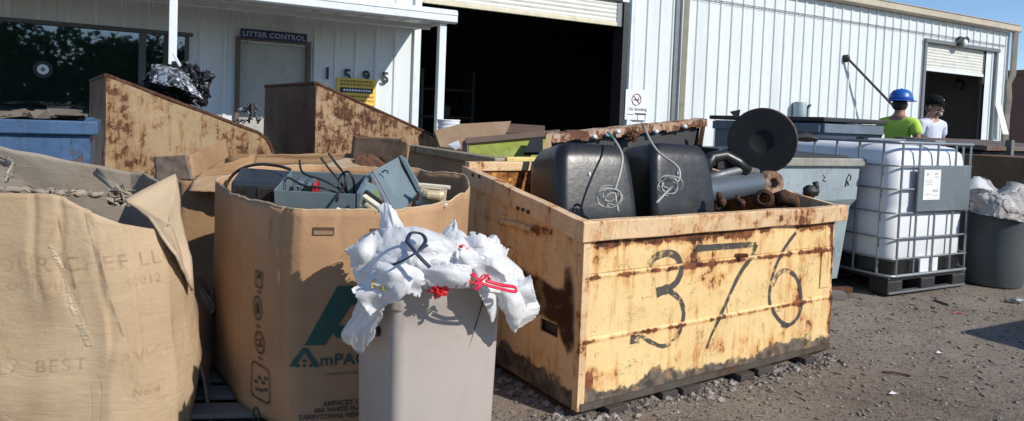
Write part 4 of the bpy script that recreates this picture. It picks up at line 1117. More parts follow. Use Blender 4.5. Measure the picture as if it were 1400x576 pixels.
q.build('body', M['greyD'], gd, solid=.01)
q = MB(); wall_sheet(q, (-L_, D_), (0, D_), .96, .96); wall_sheet(q, (-L_, .1), (-L_, D_), .96, .96); q.build('rear_panel', M['greyD'], gd, solid=.01, off=0)
rimD = rusty('grey_rim_paint', (.34, .34, .3), .3, 49, sc=2)
q = MB(); q.box((-L_ / 2, -.015, .985), (L_ + .06, .05, .06)); q.box((.01, D_ / 2, .985), (.05, D_, .06)); q.box((-L_ / 2, D_, .985), (L_, .05, .06)); q.build('rim', rimD, gd, bevel=.008)
q = MB(); q.box((-L_ / 2 - .05, D_ / 2, 1.02), (L_ * .9, D_ * .92, .02), Matrix.Rotation(R(1.5), 4, 'X')); q.build('lid', M['dark_metal'], gd, bevel=.006)
q = MB(); q.box((-L_ / 2, .25, .05), (L_ - .1, .12, .08)); q.box((-L_ / 2, D_ - .2, .05), (L_ - .1, .12, .08)); q.build('skid', M['dark_metal'], gd)
q = MB()
for (x, z, pts) in ((-.16, .86, ((0, -.06), (.01, 0), (.03, .035), (.055, .02), (.05, -.01), (.02, -.02), (.035, -.05))), (-.42, .87, ((0, .02), (.02, 0), (0, -.02), (.03, -.03))),):
    q.tube([(x + a, -.008, z + c_) for a, c_ in pts], .004, 4)
q.build('scrawl', M['ink_black'], gd)
# slate dumpster behind the tank
ed = thing('dumpster', 'slate blue closed dumpster standing behind the caged tank near the two men', 'dumpster', (3.37, 7.5, 0), R(28))
q = MB(); q.box((.5, .8, .68), (1.0, 1.6, 1.26)); q.build('body', M['navyE'], ed, bevel=.01)
q = MB()
q.box((.5, -.02, 1.25), (1.02, .05, .1)); q.box((-.02, .8, 1.25), (.05, 1.6, .1))
q.build('ribs', M['navyE'], ed, bevel=.006)
q = MB(); q.box((.5, .8, 1.345), (1.1, 1.72, .05)); q.build('lid', M['dark_metal'], ed, bevel=.01)

# tan container with the worn rail
cn = Vector((-.075, 4.17, 0)); CA = R(28)
co_ = thing('dumpster', 'long pale tan open dumpster with a worn top rail behind the cardboard boxes', 'dumpster', cn, CA)
q = MB(); CL = 3.1; CWd = 1.35; CH = .945
wall_sheet(q, (0, 0), (0, CL), CH, CH, n_=50, seed=2, amp=.012); q.build('side_panel', M['tanC'], co_, solid=.012, off=0)
q = MB(); wall_sheet(q, (CWd, 0), (CWd, CL), CH, CH, n_=40, seed=12); q.build('side_panel', M['green_in'], co_, solid=.012, off=0)
q = MB(); wall_sheet(q, (0, 0), (CWd, 0), CH, CH, seed=7); q.build('front_panel', M['tanC'], co_, solid=.012, off=0)
q = MB(); wall_sheet(q, (0, CL), (CWd, CL), CH, CH, seed=8); q.build('rear_panel', M['green_in'], co_, solid=.012, off=0)
q = MB(); q.box((0, CL / 2, CH), (.09, CL + .05, .055)); q.box((CWd, CL / 2, CH), (.09, CL, .05)); q.box((CWd / 2, CL, CH), (CWd, .08, .05)); q.build('top_rail', M['railC'], co_, bevel=.01)
q = MB(); q.box((CWd / 2 + .03, -.0, CH + .005), (CWd, .085, .055)); q.build('front_rail', M['yellow_paint'], co_, bevel=.008)
q = MB(); q.box((CWd / 2, CL / 2, .35), (CWd - .04, CL - .04, .02)); q.build('floor_plate', M['rust'], co_)
# olive lid leaning up out of it
od = thing('hatch_lid', 'olive green hatch lid with a brown top rail propped inside the tan dumpster', 'lid', at(690, 205, 5.2), 0)
c0 = at(690, 205, 5.2)
A_, B_, C_, D_ = [at(*p) - c0 for p in ((638, 226, 5.1), (762, 224, 5.25), (762, 184, 5.35), (640, 196, 5.2))]
q = MB(); q.slab([A_, B_, C_, D_], .02); q.build('plate', M['green_in'], od)
q = MB(); q.bar(D_ + Vector((-.02, -.02, 0)), C_ + Vector((.02, -.02, 0)), .04); q.bar(D_ + Vector((-.01, 0, .01)), A_, .035); q.build('top_rail', M['brown_trim'], od)
q = MB(); q.slab([at(*p) - c0 for p in ((716, 212, 5.1), (742, 212, 5.1), (742, 192, 5.2), (726, 192, 5.2))], .03); q.build('black_flap', M['dark_metal'], od)
# brown sheet box and white bucket behind
bx = thing('cardboard_sheet', 'folded brown cardboard lying across the dumpsters below the white bucket', 'cardboard', at(640, 185, 6.2), 0)
c0 = at(640, 185, 6.2)
q = MB(); q.slab([at(*p) - c0 for p in ((592, 182, 5.9), (600, 204, 5.8), (655, 212, 5.9), (688, 190, 6.4), (697, 169, 6.6), (628, 173, 6.2))], .03); q.build('sheet', cardboard('brown_card', (.27, .19, .125), 4), bx)
q = MB(); q.slab([at(*p) - c0 for p in ((690, 182, 6.45), (697, 169, 6.6), (745, 172, 6.6), (745, 181, 6.5))], .02); q.build('flap', cardboard('dark_card', (.13, .09, .07), 5), bx)
q = MB(); q.add([at(*p) - c0 for p in ((612, 198, 5.7), (627, 192, 5.75), (629, 200, 5.6), (622, 204, 5.6))], [(0, 1, 2, 3)]); q.build('paper_scrap', M['white_paint'], bx, solid=.01)
bk_ = thing('bucket', 'white plastic bucket with a lid beside the canopy post', 'bucket', at(613, 176, 6.5), 0)
q = MB(); q.lathe([(.001, -.3), (.085, -.3), (.098, 0), (.104, .0), (.104, .018), (.1, .02), (.1, .045), (.106, .046), (.106, .07), (.1, .075), (.001, .073)], 28); q.build('pail', M['white_paint'], bk_, smooth='auto')
q = MB(); q.lathe([(.108, .072), (.112, .078), (.108, .086), (.001, .084)], 28); q.build('lid', M['white_paint'], bk_, smooth='auto')
# dumpster whose shadow reaches in from the right (outside the picture)
hopper('dumpster', 'grey open dumpster standing just outside the right edge of the yard view', (4.07, 3.36, 0), R(28), 2.2, 0, [(-1.6, 1.0), (0, 1.0)], M['greyD'], M['rust'], rimD)
# black bin and timber behind the barrel
bf = thing('dumpster', 'black dumpster with a brown lid behind the heap of clear plastic film', 'dumpster', at(1345, 245, 7.2) * 1.0, R(34))
bf.location.z = 0
q = MB(); q.box((.85, .45, .54), (1.75, .85, 1.06)); q.build('body', M['blackF'], bf, bevel=.01)
q = MB(); q.prism([(-.1, -.05, 1.08), (-.1, -.05, 1.13), (-.1, .9, 1.19), (-.1, .9, 1.14)], (2.4, 0, .0)); q.build('lid', rusty('brown_lid', (.16, .12, .09), .4, 61), bf, bevel=.006)
q = MB(); q.box((.42, -.06, .6), (.07, .06, 1.2)); q.build('post', M['grey_wood'], bf)
cs = thing('cardboard_box', 'dark brown cardboard box beside the black dumpster at the right edge', 'box', at(1398, 250, 6.4), R(24)); cs.location.z = 0
q = MB(); q.box((.35, .3, .52), (.7, .6, 1.04)); q.build('carton', cardboard('dim_card', (.2, .13, .08), 14), cs, bevel=.01)
q = MB(); q.slab([(-.02, -.02, 1.05), (.72, -.02, 1.05), (.75, -.2, .98), (-.02, -.22, .97)], .008); q.build('flap', cardboard('dim_card_flap', (.22, .15, .09), 15), cs)
# ------------------------------------------------------------------ cardboard bulk boxes
class Wall:
    """closed upright cardboard wall: plan polygon with softened corners, bulging faces, uneven top"""
    def __init__(self, poly, base, top, bulge=.02, seed=0, soft=1, lean=None, amp=.008, sr=.045):
        P = [Vector((*p, 0)) for p in poly]
        for _ in range(soft):
            Q = []
            for i in range(len(P)):
                a, b_ = P[i], P[(i + 1) % len(P)]; L = (b_ - a).length; k = min(.3, sr / L)
                Q += [a.lerp(b_, k), a.lerp(b_, 1 - k)]
            P = Q
        self.P = P; self.len = [0]
        for i in range(len(P)): self.len.append(self.len[-1] + (P[(i + 1) % len(P)] - P[i]).length)
        self.T = self.len[-1]; self.base = base; self.top = top; self.bulge = bulge; self.seed = seed; self.lean = lean; self.amp = amp
        self.c = sum(P, Vector()) / len(P)
    def plan(self, s):
        s %= self.T
        for i in range(len(self.P)):
            if s <= self.len[i + 1] + 1e-9:
                a, b_ = self.P[i], self.P[(i + 1) % len(self.P)]
                L = self.len[i + 1] - self.len[i]; k = (s - self.len[i]) / L
                d_ = (b_ - a).normalized(); n_ = Vector((d_.y, -d_.x, 0))
                return a.lerp(b_, k), n_, k, L
    dents = ()
    def pt(self, s, v, off=0):
        p, n_, k, L = self.plan(s)
        tz = self.top(p.x, p.y) if callable(self.top) else self.top
        z = self.base + (tz - self.base) * v
        o_ = off
        if L > .15: o_ += self.bulge * math.sin(PI * k) * math.sin(PI * min(1, v * 1.02)) + 0
        o_ += self.amp * mn.noise(Vector((p.x * 5 + self.seed, p.y * 5, z * 4))) - self.amp * 1.6 * abs(mn.noise(Vector((p.x * 3.1, p.y * 3.1 + self.seed, z * 3 + 4))))
        for (s0_, w_, d_, zt, zb) in self.dents:
            dd = (s % self.T) - s0_ - .03 * mn.noise(Vector((z * 5, s0_ * 9, 0)))
            if abs(dd) < w_ * 4: o_ -= d_ * math.exp(-(dd / w_) ** 2) * max(0, min(1, (z - zb) / .1)) * max(0, min(1, (zt - z) / .05 + .2))
        q_ = p + n_ * o_; q_.z = z
        if self.lean: q_ += self.lean(p, z)
        return q_
    def atz(self, s, z, off=0):
        p, n_, k, L = self.plan(s)
        tz = self.top(p.x, p.y) if callable(self.top) else self.top
        return self.pt(s, (z - self.base) / (tz - self.base), off)
    def mesh(self, b, du=.022, dv=.03):
        n_ = int(self.T / du); m_ = 32
        b.sheet(lambda u, v: self.pt(u * self.T, v), n_, m_, wrap=True)
    def s_near(self, x, y):
        best = min(range(2000), key=lambda i: (self.plan(self.T * i / 2000)[0] - Vector((x, y, 0))).length)
        return self.T * best / 2000
    def find(self, px, py):
        """(s, z) of the wall point seen at a picture point"""
        best = (1e9, 0, 0)
        for i in range(500):
            s = self.T * i / 500; p, n_, k, L = self.plan(s)
            if n_.dot(EYE - p) < 0: continue
            d_ = ray(px, py)
            w_ = self.pt(s, .6)
            e = abs(w_.x / w_.y - d_.x / d_.y)
            if e < best[0]:
                Y = w_.y; best = (e, s, 1.2 + d_.z / d_.y * Y)
        return best[1], best[2]
    def ink(self, name, vs, fs, s0, z0, mat, parent, off=.004, rot=0, shear=0):
        b = MB(); out = []
        for v in vs:
            x, y = v.x, v.y
            if rot: x, y = x * math.cos(rot) - y * math.sin(rot), x * math.sin(rot) + y * math.cos(rot)
            out.append(self.atz(s0 + x, z0 + y + shear * x, off))
        b.add(out, fs); return b.build(name, mat, parent)
def subdiv2(vs, fs, mx=.02):
    """split long edges so flat lettering can follow a curved wall"""
    import bmesh
    bm = bmesh.new(); vv = [bm.verts.new(v) for v in vs]
    for f in fs:
        try: bm.faces.new([vv[i] for i in f])
        except ValueError: pass
    for _ in range(4):
        es = [e for e in bm.edges if e.calc_length() > mx]
        if not es: break
        bmesh.ops.subdivide_edges(bm, edges=es, cuts=1)
    bmesh.ops.triangulate(bm, faces=bm.faces)
    bm.verts.index_update()
    r_ = ([v.co.copy() for v in bm.verts], [tuple(v.index for v in f.verts) for f in bm.faces]); bm.free(); return r_

# --- the printed octagonal box
M['card_amp'] = cardboard('printed_card', (.48, .295, .165), 3, wet=.2, dusty=.15, crease_amt=.8)
M['card_in'] = cardboard('card_inside', (.33, .22, .13), 6, wet=.3)
ao = thing('bulk_box', 'tall octagonal cardboard bulk box printed with a green letter A and AMPAC lettering', 'bulk box', (0, 0, 0))
PA = [(-1.2, 3.15), (-1.215, 2.8), (-.95, 2.44), (-.69, 2.20), (-.385, 2.27), (-.265, 2.45), (-.165, 2.86), (-.2, 3.15), (-.45, 3.35), (-.95, 3.35)]
def atop(x, y): return .885 + .06 * max(0, min(1, (y - 2.6) / .6)) + .006 * mn.noise(Vector((x * 9, y * 9, 0))) - .010 * max(0, mn.noise(Vector((x * 9, y * 9, 3)))) - .006 * max(0, mn.noise(Vector((x * 30, y * 30, 3))))
WA = Wall(PA, .14, atop, .012, 3, amp=.007, sr=.018)
WA.dents = [(WA.find(a_, 330)[0], w_, d_, 1.2, zb_) for a_, w_, d_, zb_ in ((388, .006, .006, 0), (330, .01, .006, .2), (560, .012, .01, .4), (470, .008, .003, .5))]
b = MB(); WA.mesh(b, .010); b.build('box_wall', M['card_amp'], ao, smooth=True, solid=.007, off=-1)
b = MB(); b.tube([WA.pt(WA.T * k / 240, 1.0, -.0035) + Vector((0, 0, .0012)) for k in range(240)], .0042, 4, closed=True); b.build('cut_edge', cardboard('pale_edge', (.55, .42, .27), 44), ao)
# pallet below it
pa = thing('pallet', 'weathered grey wooden pallet under the printed octagonal box', 'pallet', (-.72, 2.78, 0), R(8))
q = MB()
for k in range(7): q.box((0, -.5 + k * .165, .128), (1.15, .1, .018)); 
for k in range(3): q.box((-.52 + k * .52, 0, .07), (.09, 1.05, .095))
for k in range(4): q.box((0, -.48 + k * .32, .012), (1.15, .1, .018))
q.build('boards', M['grey_wood'], pa, bevel=.003)
# punched hand holes near the top
for a, b_ in ((442, 317), (521, 318)):
    s_, z_ = WA.find(a, b_)
    vs = [Vector((x, y, 0)) for x, y in ((-.034, -.013), (.034, -.013), (.034, .013), (-.034, .013))]
    WA.ink('hand_hole', vs, [(0, 1, 2, 3)], s_, z_, simple('hole_shadow', (.09, .05, .025), .9), ao, .003)
    WA.ink('hand_hole_flap', [Vector((v.x * .9, v.y * .5 - .004, 0)) for v in vs], [(0, 1, 2, 3)], s_, z_, M['card_in'], ao, .005)
# big green A: two slanted bars and the round counter
def poly_ink(W_, pxs, mat, parent, name, ref=None):
    pts = [W_.find(*p) for p in pxs]; s0, z0 = pts[0]
    vs, fs = subdiv2([Vector((s - s0, z - z0, 0)) for s, z in pts], [tuple(range(len(pts)))], .03)
    return W_.ink(name, vs, fs, s0, z0, mat, parent)
poly_ink(WA, [(418, 472), (445, 472), (497, 391), (462, 391)], M['ink_green'], ao, 'printed_logo')
poly_ink(WA, [(462, 391), (497, 391), (560, 474), (534, 474)], M['ink_green'], ao, 'printed_logo')
s_, z_ = WA.find(467, 454)
vs, fs = subdiv2([Vector((.022 * math.cos(a_), .022 * math.sin(a_), 0)) for a_ in [2 * PI * i / 20 for i in range(20)]], [tuple(range(20))], .03)
WA.ink('printed_logo', vs, fs, s_, z_, M['ink_green'], ao)
def wall_text(W_, s, size, a, b_, mat, parent, bold=.0, spacing=1.0, name='lettering', rot=0, shear=0, align='LEFT', off=.004):
    s0, z0 = W_.find(a, b_)
    vs, fs = text2d(s, size, bold, align, 0, spacing); vs, fs = subdiv2(vs, fs, size * .4)
    return W_.ink(name, vs, fs, s0, z0, mat, parent, rot=rot, shear=shear, off=off)
# word mark: big A with a dotted middle, then small capitals
sA, zA = WA.find(398, 500)
vs, fs = subdiv2([Vector(p) for p in ((0, 0, 0), (.018, 0, 0), (.05, .048, 0), (.082, 0, 0), (.10, 0, 0), (.058, .063, 0), (.042, .063, 0))], [(0, 1, 2, 6), (2, 5, 6), (2, 3, 4, 5)], .03)
WA.ink('lettering', vs, fs, sA, zA, M['ink_green'], ao)
for k, (dx, dz) in enumerate(((.03, .006), (.05, .006), (.07, .006), (.05, .022))):
    WA.ink('lettering', [Vector((dx + .006 * math.cos(a_), dz + .006 * math.sin(a_), 0)) for a_ in [2 * PI * i / 8 for i in range(8)]], [tuple(range(8))], sA, zA, M['ink_green'], ao)
wall_text(WA, 'mPACET', .056, 438, 500, M['ink_green'], ao, .0006, 1.04)
wall_text(WA, 'CORPORATION', .014, 443, 514, M['ink_dark'], ao, 0, 1.2)
wall_text(WA, 'AMPACET CORP', .022, 441, 556, M['ink_dark'], ao, .0006)
wall_text(WA, '660 WHITE PLAINS', .022, 430, 565, M['ink_dark'], ao, .0006)
wall_text(WA, 'TARRYTOWN, NEW YORK', .022, 407, 574, M['ink_dark'], ao, .0006)
# handling marks down the left facet
def frame_ink(W_, px, w_, h, lw, mat, parent, rnd_=False, name='handling_mark', extra=()):
    s0, z0 = W_.find(*px); vs = []; fs = []
    n_ = 24
    for i in range(n_):
        a_ = 2 * PI * (i + .5) / n_
        cx, cz = math.cos(a_), math.sin(a_)
        if not rnd_:
            m_ = max(abs(cx), abs(cz)); cx, cz = cx / m_, cz / m_
        for k in (1, 1 - lw / w_ * 2): vs.append(Vector((cx * w_ / 2 * k, cz * (h / 2 - (0 if k == 1 else lw)), 0)))
    for i in range(n_): fs.append((2 * i, 2 * ((i + 1) % n_), 2 * ((i + 1) % n_) + 1, 2 * i + 1))
    for poly in extra:
        o = len(vs); vs += [Vector((x, y, 0)) for x, y in poly]; fs.append(tuple(range(o, len(vs))))
    vs, fs = subdiv2(vs, fs, .02)
    return W_.ink(name, vs, fs, s0, z0, mat, parent, .005)
umb = [[(-.016, .004), (.016, .004), (.008, .016), (0, .02), (-.008, .016)], [(-.0015, .004), (.0015, .004), (.0015, -.02), (-.0015, -.02)]]
flame = [[(0, .028), (-.012, .002), (-.008, -.022), (.008, -.022), (.012, .0)]]
hook = [[(-.02, -.018), (.02, -.012), (.018, -.004), (-.02, -.01)], [(-.006, -.012), (.01, .02), (.016, .018), (.002, -.012)], [(-.018, .0), (-.004, .008), (-.004, .014), (-.02, .006)]]
frame_ink(WA, (355, 382), .058, .058, .006, M['ink_dark'], ao, False, extra=umb)
frame_ink(WA, (352, 421), .068, .086, .0065, M['ink_dark'], ao, True, extra=flame)
frame_ink(WA, (352, 469), .072, .082, .0065, M['ink_dark'], ao, True, extra=hook)
s0, z0 = WA.find(351, 524)
frame_ink(WA, (351, 524), .135, .125, .005, M['ink_dark'], ao, False, extra=[[(x, y), (x + .02, y), (x + .02, y + .010), (x, y + .010)] for x, y in ((-.04, -.01), (-.015, .01), (.012, .0), (-.03, -.035), (0, -.03), (.03, -.02), (.03, .02))])
frame_ink(WA, (347, 569), .05, .06, .008, M['ink_green'], ao, True)
for px in ((355, 399), (352, 446), (352, 491)):
    frame_ink(WA, px, .03, .008, .003, M['ink_dark'], ao)
# small tear lines near the rim
for pxs in (((366, 296), (370, 296), (368, 330), (366, 330)), ((466, 349), (498, 344), (498, 347), (466, 352))):
    poly_ink(WA, list(pxs), M['ink_faint'], ao, 'scuff')

# --- faded box in front at the left
M['card_fade'] = cardboard('sun_faded_card', (.53, .40, .26), 9, wet=.3, dusty=.4, crease_amt=1.5)
M['card_grey'] = cardboard('grey_card', (.36, .31, .25), 12, wet=.3, dusty=.5, crease_amt=1.2)
fo = thing('bulk_box', 'sun-faded crumpled cardboard bulk box with ghosted print, nearest the left corner', 'bulk box', (0, 0, 0))
PF = [(-2.35, 1.98), (-1.27, 2.12), (-1.17, 2.30), (-1.30, 2.62), (-1.62, 3.02), (-2.5, 2.92)]
def ftop(x, y):
    z = .935 - .02 * (x + 2.3)
    if y < 2.45: 
        k = max(0, min(1, (x + 1.42) / .26)); z -= .12 * k * k * (3 - 2 * k)
    if y > 2.7: z = .90 + max(0, min(.12, (-1.6 - x) * .17)) + .012 * mn.noise(Vector((x * 6, 3, 0)))
    elif y > 2.36: z = .78 + .14 * max(0, 1 - abs(y - 2.56) / .2)
    return z + .006 * mn.noise(Vector((x * 8, y * 8, 2)))
def flean(p, z):
    k = max(0, min(1, (p.x + 1.9) / .7)); zz = max(0, .9 - z)
    return Vector((k * (.15 * zz + .05 * math.sin(zz * 4)), -.04 * k * math.sin(PI * min(1, zz)), 0))
WF = Wall(PF, .02, ftop, .03, 21, lean=flean, amp=.014)
WF.dents = [(WF.find(a_, 320)[0], .009, .007, 1.2, zb_) for a_, zb_ in ((101, .5), (148, .35), (55, .55), (200, .3))] + [(WF.find(a_, 450)[0], .05, .005, .75, 0) for a_ in (30, 120, 190)]
# back half gets the greyer inner colour: separate part
def part_wall(W_, name, mat, parent, s_a, s_b, solid=.012):
    b = MB(); n_ = int(abs(s_b - s_a) / .009); b.sheet(lambda u, v: W_.pt(s_a + (s_b - s_a) * u, v), n_, 60)
    return b.build(name, mat, parent, smooth=True, solid=solid, off=-1)
sA_, sB_ = 0.0, WF.s_near(-1.24, 2.62)
part_wall(WF, 'front_wall', M['card_fade'], fo, -.05, sB_)
part_wall(WF, 'rear_wall', M['card_grey'], fo, sB_, WF.T - .05)
b = MB()   # torn lip along the rear wall, bent flap pieces
def strip(pts, hgt, n_, mat, parent, name, amp=.01, seed=0):
    b = MB(); P = [Vector(p) for p in pts]
    def f(u, v):
        t_ = u * (len(P) - 1); i = min(int(t_), len(P) - 2); p = P[i].lerp(P[i + 1], t_ - i)
        return p + Vector((amp * mn.noise(Vector((u * 9, v * 3, seed))), amp * 2 * mn.noise(Vector((u * 7, v * 3, seed + 5))), hgt * v + amp * mn.noise(Vector((u * 14, v, seed + 9)))))
    b.sheet(f, n_, 5); return b.build(name, mat, parent, smooth=True, solid=.006)
strip([at(0, 262, 2.25), at(60, 264, 2.27), at(100, 267, 2.3), at(140, 268, 2.35)], .015, 50, M['card_grey'], fo, 'torn_edge', .014, 2)
strip([at(0, 225, 2.7), at(20, 235, 2.6), at(10, 250, 2.5)], .04, 12, M['card_grey'], fo, 'torn_flap', .01, 6)
b = MB()
for k in range(26):
    a_ = k * .5; p = at(163 + 6 * math.cos(a_ * 1.3), 268 + 8 * math.sin(a_), 2.5)
    e1 = Vector((rnd(-1, 1), rnd(-1, 1), rnd(-1, 1))) * .035; e2 = Vector((rnd(-1, 1), rnd(-1, 1), rnd(-1, 1))) * .025
    b.add([p - e1, p + e2, p + e1, p - e2], [(0, 1, 2, 3)])
b.build('torn_liner', M['card_grey'], fo, solid=.002)
b = MB(); b.tube([at(131, 237, 2.75), at(150, 252, 2.65), at(165, 268, 2.5)], [.012, .01, .014], 6); b.tube([at(133, 232, 2.75), at(152, 250, 2.66), at(172, 262, 2.5)], .007, 5); b.build('torn_fold', M['card_grey'], fo, smooth=True)
# peaked side flap
b = MB()
tri = [(172, 272, 2.34), (205, 254, 2.42), (240, 238, 2.50), (249, 292, 2.46), (262, 352, 2.38), (263, 398, 2.32), (244, 350, 2.22), (205, 296, 2.24)]
P = [at(*p) for p in tri]; c_ = sum(P, Vector()) / len(P)
vs = [c_]; fs = []; n_ = 8
for j in range(1, n_ + 1):
    for i in range(len(P)):
        for k in range(6):
            p = P[i].lerp(P[(i + 1) % len(P)], k / 6); p = c_.lerp(p, j / n_)
            vs.append(p + Vector((.006 * nz(p.x, p.z, 0, 12), .014 * crease(p.x, p.z, 2, 6) * 2, .005 * nz(p.x, p.z, 5, 15))))
w_ = len(P) * 6
fs = [(0, 1 + i, 1 + (i + 1) % w_) for i in range(w_)] + [(1 + j * w_ + i, 1 + (j + 1) * w_ + i, 1 + (j + 1) * w_ + (i + 1) % w_, 1 + j * w_ + (i + 1) % w_) for j in range(n_ - 1) for i in range(w_)]
b.add(vs, fs); b.build('side_flap', cardboard('flap_card', (.54, .43, .30), 19, wet=.3, dusty=.5, crease_amt=1.4), fo, smooth=True, solid=.008)
# crushed dark side skirts between the two boxes
b = MB()
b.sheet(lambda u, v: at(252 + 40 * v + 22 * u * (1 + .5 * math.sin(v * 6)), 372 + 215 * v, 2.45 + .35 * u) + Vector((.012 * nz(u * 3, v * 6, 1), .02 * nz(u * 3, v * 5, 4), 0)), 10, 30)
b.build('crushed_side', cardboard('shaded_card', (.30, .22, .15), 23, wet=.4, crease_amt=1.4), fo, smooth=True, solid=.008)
b = MB()
b.sheet(lambda u, v: at(250 + 30 * u + 12 * math.sin(v * 5), 380 + 60 * v + 20 * u, 2.6 + .1 * u) + Vector((0, .05 * crease(u * 2, v * 2, 1, 2), .02 * nz(u * 4, v * 4, 2))), 14, 18)
b.build('crumpled_flap', M['card_grey'], fo, smooth=True, solid=.006)
wall_text(WF, 'OUR CHEF LLC', .064, 0, 372, M['ink_faint'], fo, 0, 1.2, shear=.03, off=.004)
wall_text(WF, 'LOUISVILLE KY  40012', .040, 0, 397, M['ink_faint'], fo, 0, 1.15, shear=.03, off=.004)
wall_text(WF, 'LA BEST SERVICE', .054, 0, 508, M['ink_faint'], fo, 0, 1.15, shear=.06, off=.004)
wall_text(WF, 'No 4', .036, 176, 542, M['ink_faint'], fo, 0, 1.1, off=.004)
# glossy tape remnant
s0, z0 = WF.find(84, 345)
tp_ = [(84, 335, .008), (88, 352, .012), (93, 372, .010), (100, 395, .014), (106, 420, .018), (112, 445, .021), (119, 468, .021), (122, 474, .012)]
b = MB(); vs = []
for a, c_, w_ in tp_:
    s, z = WF.find(a, c_)
    for k in (-.5, 0, .5): vs.append(WF.atz(s + k * w_, z, .007))
b.add(vs, [(i * 3 + k, i * 3 + k + 1, (i + 1) * 3 + k + 1, (i + 1) * 3 + k) for i in range(len(tp_) - 1) for k in range(2)])
tt = NT('old_tape'); tn = tt.noise(60, 4, .6, st=(1, 1, 3))
b.build('tape', tt.done(tt.mix(tn, (.55, .45, .31), (.68, .6, .45)), .3, 0, tt.bump(tn, .3, .003), .4, Alpha=tt.math('MULTIPLY', tt.step(tn, .40, .62), .55)), fo)
# vertical score creases: their shade painted as thin dark strips
def vline(W_, pts, w_, mat, parent, name, off=.006):
    b = MB(); vs = []
    for a, c_ in pts:
        s, z = W_.find(a, c_)
        for k in (-.5, .5): vs.append(W_.atz(s + k * w_, z, off))
    vv = []; 
    for i in range(len(pts) - 1):
        for k in range(6):
            t_ = k / 6; vv += [vs[2 * i].lerp(vs[2 * i + 2], t_), vs[2 * i + 1].lerp(vs[2 * i + 3], t_)]
    vv += vs[-2:]
    b.add(vv, [(2 * i, 2 * i + 1, 2 * i + 3, 2 * i + 2) for i in range(len(vv) // 2 - 1)]); return b.build(name, mat, parent)
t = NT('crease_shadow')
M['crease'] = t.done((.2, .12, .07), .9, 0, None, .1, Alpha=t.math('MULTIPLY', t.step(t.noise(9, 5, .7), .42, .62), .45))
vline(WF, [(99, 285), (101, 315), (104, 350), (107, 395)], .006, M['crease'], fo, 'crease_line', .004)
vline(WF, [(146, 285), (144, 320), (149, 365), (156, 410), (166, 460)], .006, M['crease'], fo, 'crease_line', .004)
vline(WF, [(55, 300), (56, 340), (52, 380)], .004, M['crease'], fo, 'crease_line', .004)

# --- open box behind the printed one
M['card_back'] = cardboard('brown_card_back', (.40, .25, .135), 27, wet=.35)
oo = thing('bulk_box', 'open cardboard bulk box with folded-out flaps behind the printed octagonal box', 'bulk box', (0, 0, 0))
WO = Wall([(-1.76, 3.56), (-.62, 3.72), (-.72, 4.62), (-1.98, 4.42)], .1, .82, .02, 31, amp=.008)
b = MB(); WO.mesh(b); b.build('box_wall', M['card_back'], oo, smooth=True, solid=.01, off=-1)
def flap(pts, mat, name='flap', t_=.008, parent=oo, n_=14, amp=.006):
    """bilinear quad with slight warp"""
    P = [at(*p) for p in pts]; b = MB()
    b.sheet(lambda u, v: P[0].lerp(P[1], u).lerp(P[3].lerp(P[2], u), v) + Vector((amp * nz(u * 3, v * 3, P[0].x), 2 * amp * nz(u * 3, v * 3, P[0].x + 4), amp * nz(u * 8, v * 3, 2))), n_, n_)
    return b.build(name, mat, parent, smooth=True, solid=t_)
flap([(214, 248, 3.72), (264, 246, 3.6), (256, 213, 3.72), (212, 215, 3.85)], cardboard('flap_shaded', (.27, .2, .15), 33, dusty=.3))  # outer flap's shade put into a darker card colour
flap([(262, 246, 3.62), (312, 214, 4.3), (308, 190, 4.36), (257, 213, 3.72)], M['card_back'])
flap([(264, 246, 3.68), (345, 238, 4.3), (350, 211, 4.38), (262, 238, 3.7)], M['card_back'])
flap([(258, 262, 3.5), (325, 265, 3.46), (345, 238, 3.7), (268, 243, 3.62)], cardboard('flap_lit', (.5, .34, .2), 35))  # sunlight on the near flap put into a paler card colour
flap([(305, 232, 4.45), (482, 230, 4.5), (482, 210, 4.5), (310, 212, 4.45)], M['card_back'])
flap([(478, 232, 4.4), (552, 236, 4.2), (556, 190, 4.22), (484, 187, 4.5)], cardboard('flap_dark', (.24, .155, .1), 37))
flap([(545, 236, 4.19), (556, 237, 4.15), (560, 196, 4.15), (549, 190, 4.2)], cardboard('flap_edge_lit', (.5, .3, .16), 38))  # sunlit edge of the dark flap, painted as a brighter strip
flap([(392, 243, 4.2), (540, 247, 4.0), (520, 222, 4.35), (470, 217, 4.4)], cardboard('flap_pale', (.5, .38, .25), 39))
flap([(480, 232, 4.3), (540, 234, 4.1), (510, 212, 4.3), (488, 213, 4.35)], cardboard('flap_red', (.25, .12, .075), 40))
for zz in (.0, .13, .26):
    pass
ps = thing('pallet', 'grey wooden pallet on the ground between the two bulk boxes', 'pallet', (-1.35, 3.3, 0), R(30))
q = MB()
for k in range(6): q.box((-.4 + k * .17, 0, .13), (.1, .95, .02)); q.box((-.4 + k * .17, 0, .02), (.1, .95, .02))
for k in range(3): q.box((0, -.42 + k * .42, .075), (1.0, .08, .085))
q.build('boards', M['grey_wood'], ps, bevel=.003)

